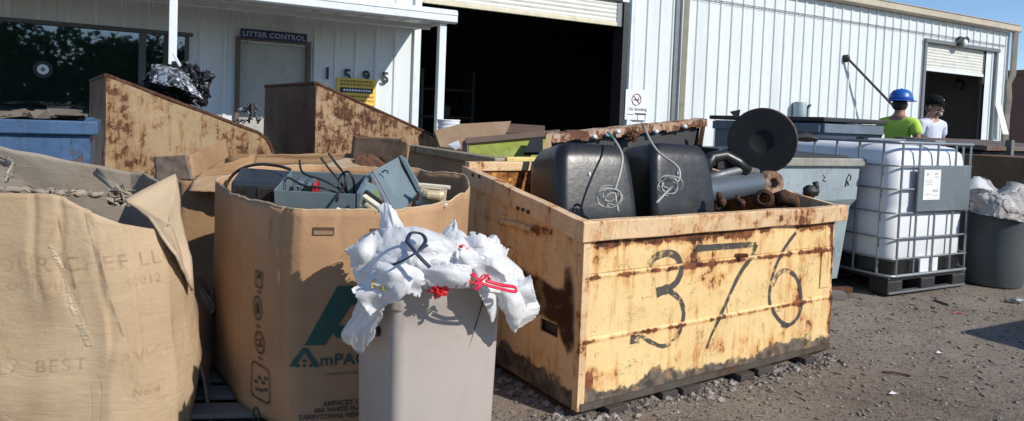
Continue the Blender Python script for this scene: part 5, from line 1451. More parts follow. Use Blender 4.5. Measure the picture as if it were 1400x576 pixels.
# ------------------------------------------------------------------ scrap in the printed box
q = MB()
def afill(u, v):
    x = -1.14 + u * .92; y = 2.32 + v * .95
    return (x, y, .66 + .10 * crease(x, y, 1, 5) + .05 * nz(x, y, 3, 4))
q.sheet(afill, 40, 40)
for _ in range(130):
    p = afill(rnd(.1, .9), rnd(.08, .95)); Mx = Matrix.Translation((p[0], p[1], p[2] + .02)) @ Matrix.Rotation(rnd(0, 6), 4, 'Z') @ Matrix.Rotation(rnd(-.7, .7), 4, 'X')
    if random.random() < .6: q.box((0, 0, 0), (rnd(.03, .12), rnd(.03, .08), rnd(.01, .04)), Mx)
    else: q.tube([(0, 0, 0), (rnd(.05, .15), rnd(-.03, .03), rnd(0, .04))], .006, 5, M=Mx)
# keep it inside the slanted corners
q.v = [((x if x + 0 > -2 else x), y, z) for x, y, z in q.v]
def inside(x, y):
    c_ = False; n_ = len(PA); j = n_ - 1
    for i in range(n_):
        if (PA[i][1] > y) != (PA[j][1] > y) and x < (PA[j][0] - PA[i][0]) * (y - PA[i][1]) / (PA[j][1] - PA[i][1]) + PA[i][0]: c_ = not c_
        j = i
    return c_
q.f = [f for f in q.f if all(inside(q.v[i][0] * 1.05 + .034, q.v[i][1] * 1.05 - .14) for i in f)]
tag(q.build('scrap_heap', M['scrap']), 'dark electrical scrap filling the printed octagonal box', 'scrap', None, 'stuff')
# grey cabinet: open-topped tray lying on its back
def local_frame(px0, Y0, rz, rx=0, ry=0):
    c = at(px0[0], px0[1], Y0); return c
cb0 = at(441, 276, 2.46)
ec = thing('electrical_box', 'open grey steel electrical box with black cables sticking out', 'electrical box', cb0, R(4)); ec.rotation_euler = (R(13), R(1), R(3))
w_, d_, h_ = .275, .22, .15
q = MB()
q.box((0, -d_ / 2, 0), (w_, .004, h_)); q.box((0, d_ / 2, .0), (w_, .004, h_)); q.box((-w_ / 2, 0, 0), (.004, d_ - .006, h_)); q.box((w_ / 2, 0, 0), (.004, d_ - .006, h_)); q.box((0, 0, -h_ / 2 + .01), (w_ - .006, d_ - .006, .004))
q.box((-w_ / 2 + .055, .02, .02), (.02, .12, .09)); q.box((-w_ / 2 + .09, .03, .03), (.012, .1, .07))
q.build('case', M['grey_enamel'], ec, bevel=.0015)
q = MB(); q.box((-w_ / 2 + .115, .0, .03), (.01, .07, .08)); q.build('red_bar', M['red'], ec)
q = MB(); q.box((w_ / 2 + .012, -.0, -.0), (.015, d_ + .01, h_ + .015)); q.build('flange', M['grey_enamel'], ec, bevel=.001)
q = MB()
def wire(P_):
    P_ = [Vector(p) for p in P_]; Q_ = []
    for i in range(len(P_) - 1):
        p0, p1, p2, p3 = P_[max(i - 1, 0)], P_[i], P_[i + 1], P_[min(i + 2, len(P_) - 1)]
        for k in range(6):
            t_ = k / 6; Q_.append(.5 * ((2 * p1) + (p2 - p0) * t_ + (2 * p0 - 5 * p1 + 4 * p2 - p3) * t_ * t_ + (3 * p1 - p0 - 3 * p2 + p3) * t_ ** 3))
    q.tube(Q_ + [P_[-1]], .0042, 6)
wire([(.09, .02, .0), (.085, -.03, .06), (.065, -.04, .10), (.03, -.02, .13), (-.005, .0, .165)])
wire([(.10, .02, .0), (.095, -.05, .07), (.085, -.04, .12), (.05, -.01, .15), (.02, .01, .18)])
wire([(.08, .0, .02), (.07, -.05, .07), (.01, -.05, .10), (-.06, -.03, .115), (-.085, .02, .145)])
wire([(.08, .0, .02), (.03, -.06, .07), (-.05, -.05, .075), (-.11, -.02, .09), (-.13, .02, .075)])
wire([(.11, .01, .02), (.12, -.05, .10), (.10, -.05, .135), (.07, -.04, .11), (.075, -.07, .06)])
q.build('cables', M['cable'], ec, smooth=True)
q = MB(); q.box((.075, -.14, .045), (.024, .022, .026), Matrix.Rotation(R(20), 4, 'Y')); q.build('white_plug', M['white_paint'], ec, bevel=.003)
q = MB(); q.tube([(.09, -.05, .09), (.085, -.12, .08), (.078, -.14, .055)], .005, 6); q.build('plug_cable', M['cable'], ec, smooth=True)
# second panel: tilted open door
pn = thing('sheet_metal', 'tilted grey steel cabinet door leaning out of the printed box', 'sheet metal', at(540, 258, 2.5), 0)
c0 = at(540, 258, 2.5)
pts = [at(*p) - c0 for p in ((507, 236, 2.5), (547, 214, 2.62), (571, 256, 2.66), (572, 262, 2.6), (551, 290, 2.5), (537, 291, 2.45))]
q = MB(); q.slab(pts, -.012); q.build('plate', M['grey_enamel'], pn, bevel=.002)
e1 = [at(*p) - c0 for p in ((547, 213, 2.63), (554, 215, 2.63), (580, 262, 2.62), (572, 262, 2.62))]
q = MB(); q.slab(e1, -.035); q.build('folded_edge', M['grey_enamel'], pn, bevel=.002)
e2 = [at(*p) - c0 for p in ((504, 237, 2.49), (509, 236, 2.49), (540, 292, 2.44), (532, 290, 2.44))]
q = MB(); q.slab(e2, .02); q.build('folded_edge', M['galv'], pn, bevel=.002)
q = MB(); q.tube([at(*p) - c0 for p in ((522, 236, 2.5), (526, 233, 2.5), (530, 234, 2.5), (531, 238, 2.5))], .003, 5); q.build('latch', M['dark_metal'], pn)
pe = thing('cabinet_cover', 'small blue-grey steel cover wedged between the electrical box and the tilted door', 'cover', at(515, 265, 2.4), 0)
c0 = at(515, 265, 2.4)
q = MB(); q.slab([at(*p) - c0 for p in ((498, 246, 2.45), (515, 254, 2.48), (527, 285, 2.4), (498, 272, 2.36))], .01); q.build('plate', M['grey_enamel'], pe, bevel=.002)
q = MB(); q.slab([at(*p) - c0 for p in ((509, 262, 2.39), (517, 260, 2.39), (519, 270, 2.37), (511, 272, 2.37))], .004); q.build('board', simple('circuit_green', (.25, .36, .12), .5), pe)
bl_ = thing('lamp_ballast', 'open ballast with a pale coil beside the tilted cabinet door', 'ballast', at(592, 267, 2.52), 0); bl_.rotation_euler = (R(20), R(4), R(10))
q = MB(); W2, H2 = .095, .07
q.box((0, 0, H2 / 2), (W2, .01, .018)); q.box((0, 0, -H2 / 2), (W2, .01, .018)); q.box((-W2 / 2 + .008, 0, 0), (.018, .01, H2)); q.box((W2 / 2 - .008, 0, 0), (.018, .01, H2))
for sx in (-1, 1):
    for sz in (-1, 1): q.box((sx * (W2 / 2 + .004), 0, sz * (H2 / 2 + .002)), (.016, .012, .012))
q.build('core_frame', M['cream_plastic'], bl_, bevel=.002)
q = MB(); q.tube([(-.03, -.004, .006), (-.02, -.012, .006), (.02, -.012, .006), (.03, -.004, .006)], .019, 12); q.box((0, -.002, -.022), (.06, .02, .012)); q.build('coil', M['copper'], bl_, bevel=.002)
b3 = thing('lamp_ballast', 'dented ballast with a pale coil lying in front of the electrical box', 'ballast', at(508, 283, 2.28), 0); b3.rotation_euler = (R(15), R(30), R(-15))
q = MB(); q.box((0, 0, .018), (.085, .02, .01)); q.box((0, 0, -.018), (.085, .02, .01)); q.box((-.04, 0, 0), (.01, .02, .03)); q.build('core_frame', M['cream_plastic'], b3, bevel=.002)
q = MB(); q.tube([(-.02, -.005, 0), (.03, -.005, 0)], .012, 10); q.build('coil', M['copper'], b3)
q = MB(); q.slab([(-.05, .012, .03), (.05, .012, .03), (.05, .012, .018), (-.05, .012, .018)], .01); q.build('strap', M['dark_metal'], b3)
# black case at the left inside
bc = thing('black_case', 'dark plastic equipment case in the left side of the printed box', 'case', at(362, 262, 2.72), 0); bc.rotation_euler = (R(12), R(3), R(12))
q = MB(); q.box((0, 0, -.02), (.22, .2, .17)); q.build('shell', M['grey_enamel_dark'], bc, bevel=.012)
q = MB(); q.box((.03, -.102, .0), (.09, .006, .1)); q.box((-.07, -.102, .02), (.03, .006, .06)); q.build('panel', M['black_plastic'], bc, bevel=.003)
q = MB()
for k in range(3): q.blob((.08, -.11, -.06 + k * .035), (.006, .006, .006), 8, 6)
q.build('screws', M['galv'], bc)
cord('cable', 'black cable arching over the left side of the printed box and hanging down outside', [(397, 232, 2.7), (380, 227, 2.75), (352, 225, 2.78), (328, 232, 2.85), (312, 248, 2.86), (303, 275, 2.84), (297, 305, 2.84), (300, 330, 2.83), (306, 352, 2.80)], .0065, M['cable'], cat='cable')

# ------------------------------------------------------------------ taupe litter bin with white bags
BAo = R(32)
bn = thing('litter_bin', 'tall taupe plastic litter bin overflowing with white plastic bags', 'litter bin', (-.295, 1.79, 0), BAo)
LB, DB, HBn = .345, .31, .755
def rr_ring(z, k, r_, n_=6):
    pts = []
    cx0, cy0 = LB / 2, DB / 2
    for cx, cy, a0 in ((1, 1, 0), (-1, 1, 90), (-1, -1, 180), (1, -1, 270)):
        for j in range(n_ + 1):
            a_ = R(a0 + 90 * j / n_); pts.append((cx0 + cx * (LB / 2 * k - r_) + r_ * math.cos(a_), cy0 + cy * (DB / 2 * k - r_) + r_ * math.sin(a_), z))
    return pts
prof = [(0, .88, .03), (.01, .89, .03), (.45, .95, .033), (.60, .968, .034), (.678, .978, .035), (.686, 1.012, .036), (.748, 1.025, .036), (.757, 1.01, .036), (.75, .985, .034), (.68, .95, .03), (.3, .86, .03)]
vs = []
for z, k, r_ in prof: vs += rr_ring(z, k, r_)
n_ = 28; fs = [tuple(reversed(range(n_)))]
for j in range(len(prof) - 1):
    for i in range(n_): fs.append((j * n_ + i, j * n_ + (i + 1) % n_, (j + 1) * n_ + (i + 1) % n_, (j + 1) * n_ + i))
fs.append(tuple(range((len(prof) - 1) * n_, len(prof) * n_)))
q = MB(); q.add(vs, fs); q.build('body', M['bin_taupe'], bn, smooth='auto')
q = MB(); q.tube([(LB / 2 + LB / 2 * k * 0 + x, y, z) for x, y, z, k in ((.10, -.004, .70, 1), (.09, -.002, .66, 1), (.075, .004, .60, 1), (.062, .007, .555, 1), (.058, .010, .52, 1))], [.006, .003, .002, .0018, .001], 4, flat=.4); q.build('crack', simple('dirty_crack', (.07, .05, .04), .9), bn)
q = MB(); q.blob((-.0, .11, .60), (.005, .011, .016), 8, 6); q.build('vent_hole', M['dark_metal'], bn)
BNM = Matrix.Translation((-.29, 1.80, 0)) @ Matrix.Rotation(BAo, 4, 'Z')

def _h(i, j, k, s):
    v = math.sin(i * 127.1 + j * 311.7 + k * 74.7 + s * 53.3) * 43758.5453
    return (v - math.floor(v)) * 2 - 1
def facet(x, y, seed):
    """random heights on a triangle lattice, joined by flat facets with sharp ridges"""
    sx = x + y * .57735; sy = y * 1.1547
    i, j = math.floor(sx), math.floor(sy); fx, fy_ = sx - i, sy - j
    if fx > fy_: w = ((i, j, 1 - fx), (i + 1, j, fx - fy_), (i + 1, j + 1, fy_))
    else: w = ((i, j, 1 - fy_), (i, j + 1, fy_ - fx), (i + 1, j + 1, fx))
    return tuple(sum(_h(a, b_, k, seed) * t_ for a, b_, t_ in w) for k in range(3))
def crumple(name, parent, mat, ctrl, n_=40, amp=.02, s_=14, seed=0, solid=.0012, c0=None, rag=.5):
    """thin sheet through a grid of control points, crumpled into flat facets, with a ragged border"""
    R_ = len(ctrl) - 1; C_ = len(ctrl[0]) - 1
    def cr(p0, p1, p2, p3, t_): return .5 * ((2 * p1) + (p2 - p0) * t_ + (2 * p0 - 5 * p1 + 4 * p2 - p3) * t_ * t_ + (3 * p1 - p0 - 3 * p2 + p3) * t_ ** 3)
    def row(r_, u):
        r_ = max(0, min(R_, r_)); t_ = u * C_; i = min(int(t_), C_ - 1); t_ -= i
        g_ = lambda k: ctrl[r_][max(0, min(C_, k))]
        return cr(g_(i - 1), g_(i), g_(i + 1), g_(i + 2), t_)
    def base(u, v):
        t_ = v * R_; j = min(int(t_), R_ - 1); t_ -= j
        return cr(row(j - 1, u), row(j, u), row(j + 1, u), row(j + 2, u), t_)
    wu = sum((ctrl[R_ // 2][k + 1] - ctrl[R_ // 2][k]).length for k in range(C_)); wv = sum((ctrl[k + 1][C_ // 2] - ctrl[k][C_ // 2]).length for k in range(R_))
    vs = []; m_ = max(8, int(n_ * wv / wu)) if wv < wu else n_
    for jj in range(m_ + 1):
        for ii in range(n_ + 1):
            u, v = ii / n_, jj / m_
            p = base(u, v); e = .01
            du = base(min(1, u + e), v) - base(max(0, u - e), v); dv = base(u, min(1, v + e)) - base(u, max(0, v - e))
            n3 = du.cross(dv)
            if n3.length < 1e-12: n3 = Vector((0, -1, 0))
            n3.normalize(); du.normalize(); dv.normalize()
            x, y = u * wu, v * wv
            wx, wy = x + .01 * mn.noise(p * 30), y + .01 * mn.noise(p * 30 + Vector((7, 0, 0)))
            D = Vector()
            for f_, a_, rot in ((s_ * .55, 1.15, .3), (s_ * 1.3, .42, 1.1), (s_ * 3.1, .10, 2.0)):
                c_, s2 = math.cos(rot + seed), math.sin(rot + seed)
                h3 = facet((wx * c_ - wy * s2) * f_, (wx * s2 + wy * c_) * f_ * .55, seed + f_)
                D += (n3 * h3[0] * 1.15 + du * h3[1] * .6 + dv * h3[2] * .6) * (amp * a_)
            vs.append(p + D - (c0 or Vector()))
    fs = []
    for jj in range(m_):
        for ii in range(n_):
            b_ = min(ii, n_ - 1 - ii, jj, m_ - 1 - jj)
            if b_ < 3 and rag and mn.noise(Vector((ii * .35, jj * .35, seed))) > .12 + b_ * .16: continue
            o_ = jj * (n_ + 1) + ii
            fs += [(o_, o_ + 1, o_ + n_ + 2), (o_, o_ + n_ + 2, o_ + n_ + 1)]
    b = MB(); b.add(vs, fs)
    o = b.build(name, mat, parent, smooth=True, solid=solid); o.data.set_sharp_from_angle(angle=R(22)); return o
def G(rows): return [[at(*p) for p in r_] for r_ in rows]
bg_o = at(600, 370, 1.95)
wbag = thing('plastic_bags', 'white crumpled plastic bags spilling over the rim of the taupe litter bin', 'plastic bags', bg_o, 0)
# mound
crumple('bag', wbag, M['film'], G([
    [(496, 396, 1.88), (520, 402, 1.80), (560, 394, 1.76), (600, 388, 1.78), (650, 382, 1.84), (690, 384, 1.92)],
    [(488, 365, 1.92), (520, 370, 1.82), (560, 368, 1.77), (600, 366, 1.79), (650, 362, 1.85), (700, 370, 1.95)],
    [(488, 335, 2.0), (520, 340, 1.88), (560, 340, 1.82), (600, 338, 1.82), (640, 346, 1.88), (680, 356, 2.0)],
    [(500, 322, 2.1), (525, 318, 1.98), (560, 318, 1.93), (600, 322, 1.95), (640, 334, 2.0), (668, 344, 2.1)],
    [(505, 330, 2.16), (530, 322, 2.12), (560, 322, 2.1), (600, 322, 2.12), (640, 330, 2.14), (668, 345, 2.18)]]), 130, .018, 18, 1, c0=bg_o)
# left peak, right peak
crumple('bag', wbag, M['film'], G([
    [(500, 345, 1.92), (530, 350, 1.86), (560, 345, 1.84), (590, 350, 1.88)],
    [(512, 322, 1.95), (532, 325, 1.9), (556, 322, 1.88), (580, 334, 1.92)],
    [(521, 298, 1.98), (532, 300, 1.95), (546, 305, 1.94), (562, 318, 1.96)],
    [(522, 281, 2.0), (530, 279, 1.99), (538, 287, 1.98), (552, 303, 2.0)]]), 48, .012, 26, 2, c0=bg_o)
crumple('bag', wbag, M['film'], G([
    [(585, 345, 1.93), (610, 350, 1.88), (640, 350, 1.9), (665, 345, 1.98)],
    [(596, 325, 1.98), (612, 328, 1.93), (632, 330, 1.93), (650, 336, 1.98)],
    [(612, 310, 2.02), (618, 308, 2.0), (626, 310, 1.99), (634, 320, 2.0)],
    [(620, 300, 2.05), (623, 299, 2.04), (626, 302, 2.04), (630, 312, 2.04)]]), 44, .012, 26, 3, c0=bg_o)
crumple('bag', wbag, M['film'], G([
    [(640, 392, 1.86), (660, 398, 1.84), (690, 398, 1.9), (718, 392, 1.98)],
    [(640, 360, 1.9), (662, 362, 1.88), (688, 362, 1.93), (708, 376, 2.0)],
    [(648, 335, 1.97), (662, 336, 1.95), (676, 340, 1.98), (690, 352, 2.04)],
    [(652, 328, 2.05), (664, 326, 2.04), (674, 328, 2.05), (684, 340, 2.08)]]), 50, .015, 24, 4, c0=bg_o)
# left drape
crumple('bag', wbag, M['film'], G([
    [(486, 372, 1.95), (508, 366, 1.84), (535, 370, 1.77), (565, 378, 1.73)],
    [(484, 400, 1.92), (503, 398, 1.82), (528, 396, 1.755), (556, 400, 1.73)],
    [(476, 428, 1.91), (492, 428, 1.84), (510, 424, 1.80), (532, 414, 1.765)],
    [(473, 452, 1.91), (482, 454, 1.86), (497, 450, 1.82), (514, 440, 1.79)],
    [(477, 470, 1.91), (483, 478, 1.88), (490, 482, 1.86), (500, 462, 1.82)]]), 60, .013, 24, 5, c0=bg_o)
# right lobe
crumple('bag', wbag, M['film'], G([
    [(668, 385, 1.88), (688, 380, 1.9), (705, 384, 1.95), (714, 392, 2.0)],
    [(674, 405, 1.87), (692, 402, 1.86), (712, 402, 1.9), (728, 412, 1.98)],
    [(680, 425, 1.88), (694, 428, 1.86), (712, 430, 1.9), (732, 424, 1.98)],
    [(690, 440, 1.90), (698, 446, 1.9), (708, 450, 1.92), (724, 438, 1.98)]]), 50, .015, 24, 6, c0=bg_o)
crumple('bag', wbag, M['film'], G([
    [(650, 388, 1.84), (672, 386, 1.86), (690, 390, 1.9)],
    [(656, 404, 1.84), (672, 404, 1.85), (686, 410, 1.89)],
    [(664, 420, 1.85), (674, 424, 1.86), (680, 430, 1.88)],
    [(670, 436, 1.87), (672, 440, 1.87), (675, 443, 1.88)]]), 30, .008, 20, 8, c0=bg_o)
# torn tatters sticking out of the mound
for i, (a0, b0, Y0, w_, h_, an) in enumerate(((505, 345, 1.9, 34, 26, -30), (545, 380, 1.76, 44, 22, 14), (604, 376, 1.76, 50, 20, 4), (660, 368, 1.82, 44, 22, 24), (512, 402, 1.79, 30, 26, -40), (590, 340, 1.84, 42, 20, 5), (664, 345, 1.95, 34, 20, 25), (706, 402, 1.91, 30, 22, -15))):
    ca_, sa_ = math.cos(R(an)), math.sin(R(an))
    rows = []
    for v in (-1, -.3, .4, 1):
        rows.append([(a0 + (u * w_ * ca_ - v * h_ * sa_) * .8, b0 + (u * w_ * sa_ + v * h_ * ca_) * .8, Y0 - .012 - .03 * (1 - abs(u)) * (1 - abs(v)) + rnd(-.012, .012)) for u in (-1, -.35, .3, 1)])
    crumple('bag', wbag, M['film'], G(rows), 40, .010, 22, 30 + i, .0008, c0=bg_o, rag=.9)
# grey inner liner visible in the fold
crumple('grey_liner', wbag, simple('grey_film', (.5, .5, .52), .4), G([
    [(572, 362, 1.80), (590, 362, 1.79), (612, 366, 1.8)],
    [(575, 345, 1.84), (592, 344, 1.82), (608, 350, 1.83)],
    [(580, 334, 1.88), (592, 334, 1.87), (602, 340, 1.87)]]), 24, .008, 22, 7, c0=bg_o)
def strap(name, label, segs, mat, r_, loops=()):
    c0 = at(*segs[0][0]); o = thing(name, label, 'strap' if 'strap' in label else 'string', c0, 0)
    b = MB()
    for s_ in segs:
        P = [at(*p) - c0 for p in s_]; Q = []
        for i in range(len(P) - 1):
            p0, p1, p2, p3 = P[max(i - 1, 0)], P[i], P[i + 1], P[min(i + 2, len(P) - 1)]
            for k in range(5):
                t_ = k / 5; Q.append(.5 * ((2 * p1) + (p2 - p0) * t_ + (2 * p0 - 5 * p1 + 4 * p2 - p3) * t_ * t_ + (3 * p1 - p0 - 3 * p2 + p3) * t_ ** 3))
        Q.append(P[-1]); Q = [EYE - c0 + (p - EYE + c0) * .978 for p in Q]; b.tube(Q, r_, 5, flat=.5)
    b.build('band', mat, o, smooth=True); return o
strap('dark_strap', 'dark blue strap knotted on top of the white plastic bags', [[(538, 362, 1.74), (552, 356, 1.73), (570, 345, 1.74), (584, 336, 1.78)], [(556, 330, 1.79), (564, 340, 1.75), (574, 352, 1.735), (588, 366, 1.73)], [(556, 330, 1.79), (562, 319, 1.83), (576, 320, 1.84), (582, 330, 1.8), (574, 342, 1.75)]], M['navy'], .006)
strap('red_string', 'tangled red drawstring hanging over the rim of the litter bin', [[(640, 368, 1.80), (648, 378, 1.78), (660, 388, 1.78), (680, 394, 1.80), (703, 399, 1.84), (704, 393, 1.85), (686, 390, 1.81), (664, 384, 1.79)], [(646, 390, 1.77), (654, 384, 1.775), (662, 376, 1.79), (670, 382, 1.8)], [(648, 374, 1.79), (656, 390, 1.77), (648, 396, 1.765)], [(642, 384, 1.77), (652, 388, 1.77), (668, 376, 1.79)]], M['red_string'], .005)
rc_ = thing('red_cup', 'crushed red plastic cup between the bags and the bin rim', 'cup', at(600, 397, 1.765), 0)
q = MB(); q.blob((0, 0, 0), (.027, .02, .018), 18, 12, .7, 2.2, 3); q.build('cup', M['red'], rc_)
q = MB(); q.tube([(.018, -.012, .012), (.03, -.01, .018), (.045, 0, .014)], .004, 5); q.build('rolled_lip', M['red'], rc_)
rt = thing('red_print_bag_scrap', 'small pink-red printed scrap stuck on the upper right bag', 'scrap', at(634, 343, 1.88), 0)
q = MB(); q.tube([(-.012, -.01, .012), (.0, -.012, .016), (.01, -.012, .008), (.002, -.012, -.004), (-.01, -.012, -.006)], .005, 5); q.build('print', M['red_string'], rt)
for a, b_, Y, lab in ((519, 388, 1.76, 'yellow tag on the left hanging white bag'), (640, 382, 1.775, 'yellow tag beside the red drawstring')):
    o = thing('yellow_tag', lab, 'tag', at(a, b_, Y), R(rnd(-30, 30)))
    q = MB(); q.sheet(lambda u, v: ((u - .5) * .036, -.012 + .006 * math.sin(u * 5), (v - .5) * .02 + .004 * math.sin(u * 4)), 8, 3); q.build('tag', M['yellow'], o, solid=.001)

# ------------------------------------------------------------------ caged tank
IA = R(27.5); IO = Vector((2.844, 5.081, 0))
ib = thing('caged_tank', 'white plastic tank in a grey steel cage on a black pallet', 'tank', IO, IA)
IW, ID, IH = 1.0, 1.2, 1.15
def rring(x0, x1, y0, y1, z, r_, n_=6):
    pts = []
    for cx, cy, a0 in ((x1 - r_, y1 - r_, 0), (x0 + r_, y1 - r_, 90), (x0 + r_, y0 + r_, 180), (x1 - r_, y0 + r_, 270)):
        for j in range(n_ + 1):
            a_ = R(a0 + 90 * j / n_); pts.append((cx + r_ * math.cos(a_), cy + r_ * math.sin(a_), z))
    return pts
prof = [(.25, .03, .10), (.27, .022, .11), (.60, .018, .11), (.64, .026, .11), (.68, .018, .11), (1.0, .02, .11), (1.07, .03, .12), (1.115, .07, .12), (1.13, .14, .1), (1.133, .3, .1)]
vs = []
for z, i_, r_ in prof: vs += rring(i_, IW - i_, i_, ID - i_, z, r_)
n_ = 28; fs = []
for j in range(len(prof) - 1):
    for i in range(n_): fs.append((j * n_ + i, j * n_ + (i + 1) % n_, (j + 1) * n_ + (i + 1) % n_, (j + 1) * n_ + i))
fs += [tuple(range((len(prof) - 1) * n_, len(prof) * n_)), tuple(reversed(range(n_)))]
q = MB(); q.add(vs, fs); bot = q.build('bottle', M['tank'], ib, smooth='auto')
q = MB(); q.lathe([(.001, .05), (.075, .05), (.08, .045), (.08, 0)], 24, Matrix.Translation((.5, .6, 1.13))); q.build('cap', M['black_plastic'], bot, smooth='auto')
# black lower shell with the white bay cut in front
q = MB(); vs = []
for z, i_ in ((.13, .02), (.25, .014), (.262, .03)): vs += rring(i_, IW - i_, i_, ID - i_, z, .10)
q.add(vs, [(j * n_ + i, j * n_ + (i + 1) % n_, (j + 1) * n_ + (i + 1) % n_, (j + 1) * n_ + i) for j in range(2) for i in range(n_)]); q.build('lower_shell', M['black_plastic'], ib, smooth='auto')
q = MB(); q.box((.49, .008, .205), (.23, .02, .14)); q.build('outlet_recess', M['tank'], ib, bevel=.006)
q = MB(); q.box((.0, .62, .2), (.02, .2, .12)); q.build('white_panel', M['tank'], ib, bevel=.004)
# pallet
q = MB(); q.box((.5, .6, .12), (IW, ID, .03))
for x in (.09, .5, .91):
    for y in (.08, .6, 1.12): q.box((x, y, .055), (.18, .16, .11))
q.build('pallet', M['pallet_black'], ib, bevel=.012)
q = MB()
for y in (.02, 1.18): q.box((.5, y, .016), (.98, .05, .018))
q.box((.5, .6, .016), (.98, .06, .018)); q.build('runner', M['galv_dark'], ib, bevel=.004)
# cage
RT = .0095
zs = [.145, .275, .43, .62, .80, .975, 1.15]
def cage_ring(z, r_, fl=1): return [(x, y, zz) for x, y, zz in rring(-.008, IW + .008, -.008, ID + .008, z, .07, 4)]
for k, z in enumerate(zs):
    q = MB(); q.tube(cage_ring(z, .07), .016 if k in (0, 6) else RT, 6, closed=True, flat=.8); q.build('cage_rail', M['galv'], ib, smooth=True)
q = MB()
for x in (.065, .27, .50, .735, .935):
    lo, hi = .145, 1.15
    for yy in (-.012, ID + .012): q.tube([(x, yy, lo), (x, yy, hi)], RT, 6)
for y in (.09, .29, .49, .70, .90, 1.11):
    for xx in (-.012, IW + .012): q.tube([(xx, y, .145), (xx, y, 1.15)], RT, 6)
q.build('cage_uprights', M['galv'], ib, smooth='auto')
q = MB(); q.box((.5, .6, 1.165), (.05, 1.2, .02)); q.box((.5, .25, 1.165), (1.0, .04, .018)); q.build('top_bar', M['galv'], ib, bevel=.003)
q = MB(); q.box((.575, -.03, .80), (.68, .012, .34)); q.build('label_plate', simple('label_plate', (.17, .205, .225), .4, .2, var=.3, damt=.4, dirt=(.5, .48, .44)), ib, bevel=.004)
q = MB(); q.box((.40, -.038, .835), (.21, .003, .23)); lab = q.build('paper_label', simple('paper_label', (.8, .8, .76), .6, var=.05, damt=.05), ib)
q = MB()
for (x, z, w_, h_) in ((.34, .915, .02, .02), (.45, .92, .04, .012), (.46, .895, .05, .008), (.36, .87, .09, .004), (.36, .855, .09, .004), (.36, .84, .08, .004), (.45, .79, .06, .02), (.36, .765, .07, .005), (.45, .755, .06, .004)):
    q.box((x, -.0405, z), (w_, .002, h_))
q.build('print', simple('grey_print', (.5, .5, .5), .6), lab)

# ------------------------------------------------------------------ grey barrel with clear film
br = thing('barrel', 'dark grey plastic barrel beside the caged tank, heaped with clear film', 'barrel', (4.06, 5.72, 0), 0)
q = MB(); q.lathe([(.001, .0), (.215, .0), (.225, .02), (.245, .30), (.262, .52), (.272, .56), (.272, .585), (.285, .595), (.285, .62), (.272, .625), (.262, .60), (.24, .3), (.001, .25)], 40); q.build('shell', M['barrel_grey'], br, smooth='auto')
fm = thing('film_heap', 'crumpled clear plastic film heaped on the dark grey barrel', 'plastic film', at(1370, 275, 5.6), 0)
c0 = at(1370, 275, 5.6)
crumple('film', fm, M['clear_film'], G([
    [(1322, 292, 5.5), (1345, 296, 5.4), (1370, 300, 5.36), (1400, 306, 5.4), (1430, 310, 5.5)],
    [(1322, 275, 5.6), (1345, 275, 5.45), (1370, 276, 5.4), (1400, 282, 5.45), (1432, 290, 5.6)],
    [(1324, 258, 5.75), (1342, 256, 5.65), (1365, 262, 5.6), (1395, 252, 5.65), (1430, 262, 5.8)],
    [(1330, 246, 6.0), (1345, 245, 5.95), (1365, 256, 5.9), (1378, 244, 5.95), (1420, 258, 6.0)]]), 70, .03, 9, 11, c0=c0)
crumple('film', fm, M['film'], G([
    [(1322, 262, 5.6), (1340, 258, 5.55), (1362, 262, 5.55)],
    [(1324, 252, 5.7), (1338, 249, 5.65), (1360, 258, 5.65)],
    [(1330, 246, 5.8), (1342, 244, 5.75), (1357, 254, 5.75)]]), 24, .02, 10, 12, c0=c0)
crumple('film', fm, M['film'], G([
    [(1360, 285, 5.38), (1370, 288, 5.36), (1385, 283, 5.38)],
    [(1362, 275, 5.4), (1373, 272, 5.38), (1388, 278, 5.4)]]), 24, .02, 14, 13, c0=c0)

# ------------------------------------------------------------------ rubbish on the dumpsters
rb = thing('rubbish_bag', 'torn black bag with silver foil on top of the olive tan dumpster', 'rubbish bag', at(240, 112, 5.75), 0)
c0 = at(240, 112, 5.75)
q = MB(); q.blob((-.02, 0, -.06), (.24, .2, .17), 40, 26, .5, 2.5, 3); q.blob((.12, .05, -.02), (.15, .12, .17), 30, 18, .6, 3, 5); q.blob((.02, .05, .08), (.12, .1, .10), 24, 16, .5, 3, 8); q.build('bag', M['black_film'], rb)
crumple('foil', rb, M['foil'], G([
    [(203, 108, 5.5), (225, 118, 5.45), (255, 124, 5.5), (282, 136, 5.6)],
    [(205, 96, 5.55), (228, 100, 5.5), (250, 108, 5.5), (272, 118, 5.6)],
    [(207, 88, 5.65), (228, 88, 5.6), (246, 94, 5.6), (262, 104, 5.65)]]), 50, .03, 8, 21, c0=c0)
q = MB(); q.tube([at(237, 74, 5.7) - c0, at(246, 90, 5.6) - c0], .012, 5); q.build('white_stick', M['white_paint'], rb)
bt = thing('rubber_boot', 'black boot-shaped scrap standing beside the torn black bag', 'boot', at(280, 122, 5.85), 0)
c0 = at(280, 122, 5.85)
q = MB(); q.tube([at(*p) - c0 for p in ((275, 142, 5.8), (279, 124, 5.85), (284, 106, 5.9), (292, 103, 5.9))], [.045, .035, .04, .02], 8); q.blob((.03, 0, .11), (.06, .04, .03), 10, 8); q.build('shaft', M['dark_metal'], bt, smooth=True)
b5 = thing('wire_tangle', 'small tangle of silver strips where the two sloping dumpsters meet', 'scrap', at(340, 155, 6.1), 0)
q = MB(); c0 = at(340, 155, 6.1)
for _ in range(16):
    p = at(rnd(330, 352), rnd(148, 170), 6.1) - c0; e = Vector((rnd(-1, 1), rnd(-1, 1), rnd(-.4, 1))) * .09; q.tube([p, p + e * .5 + Vector((0, 0, .02)), p + e], .01, 4)
q.build('strips', M['foil'], b5)
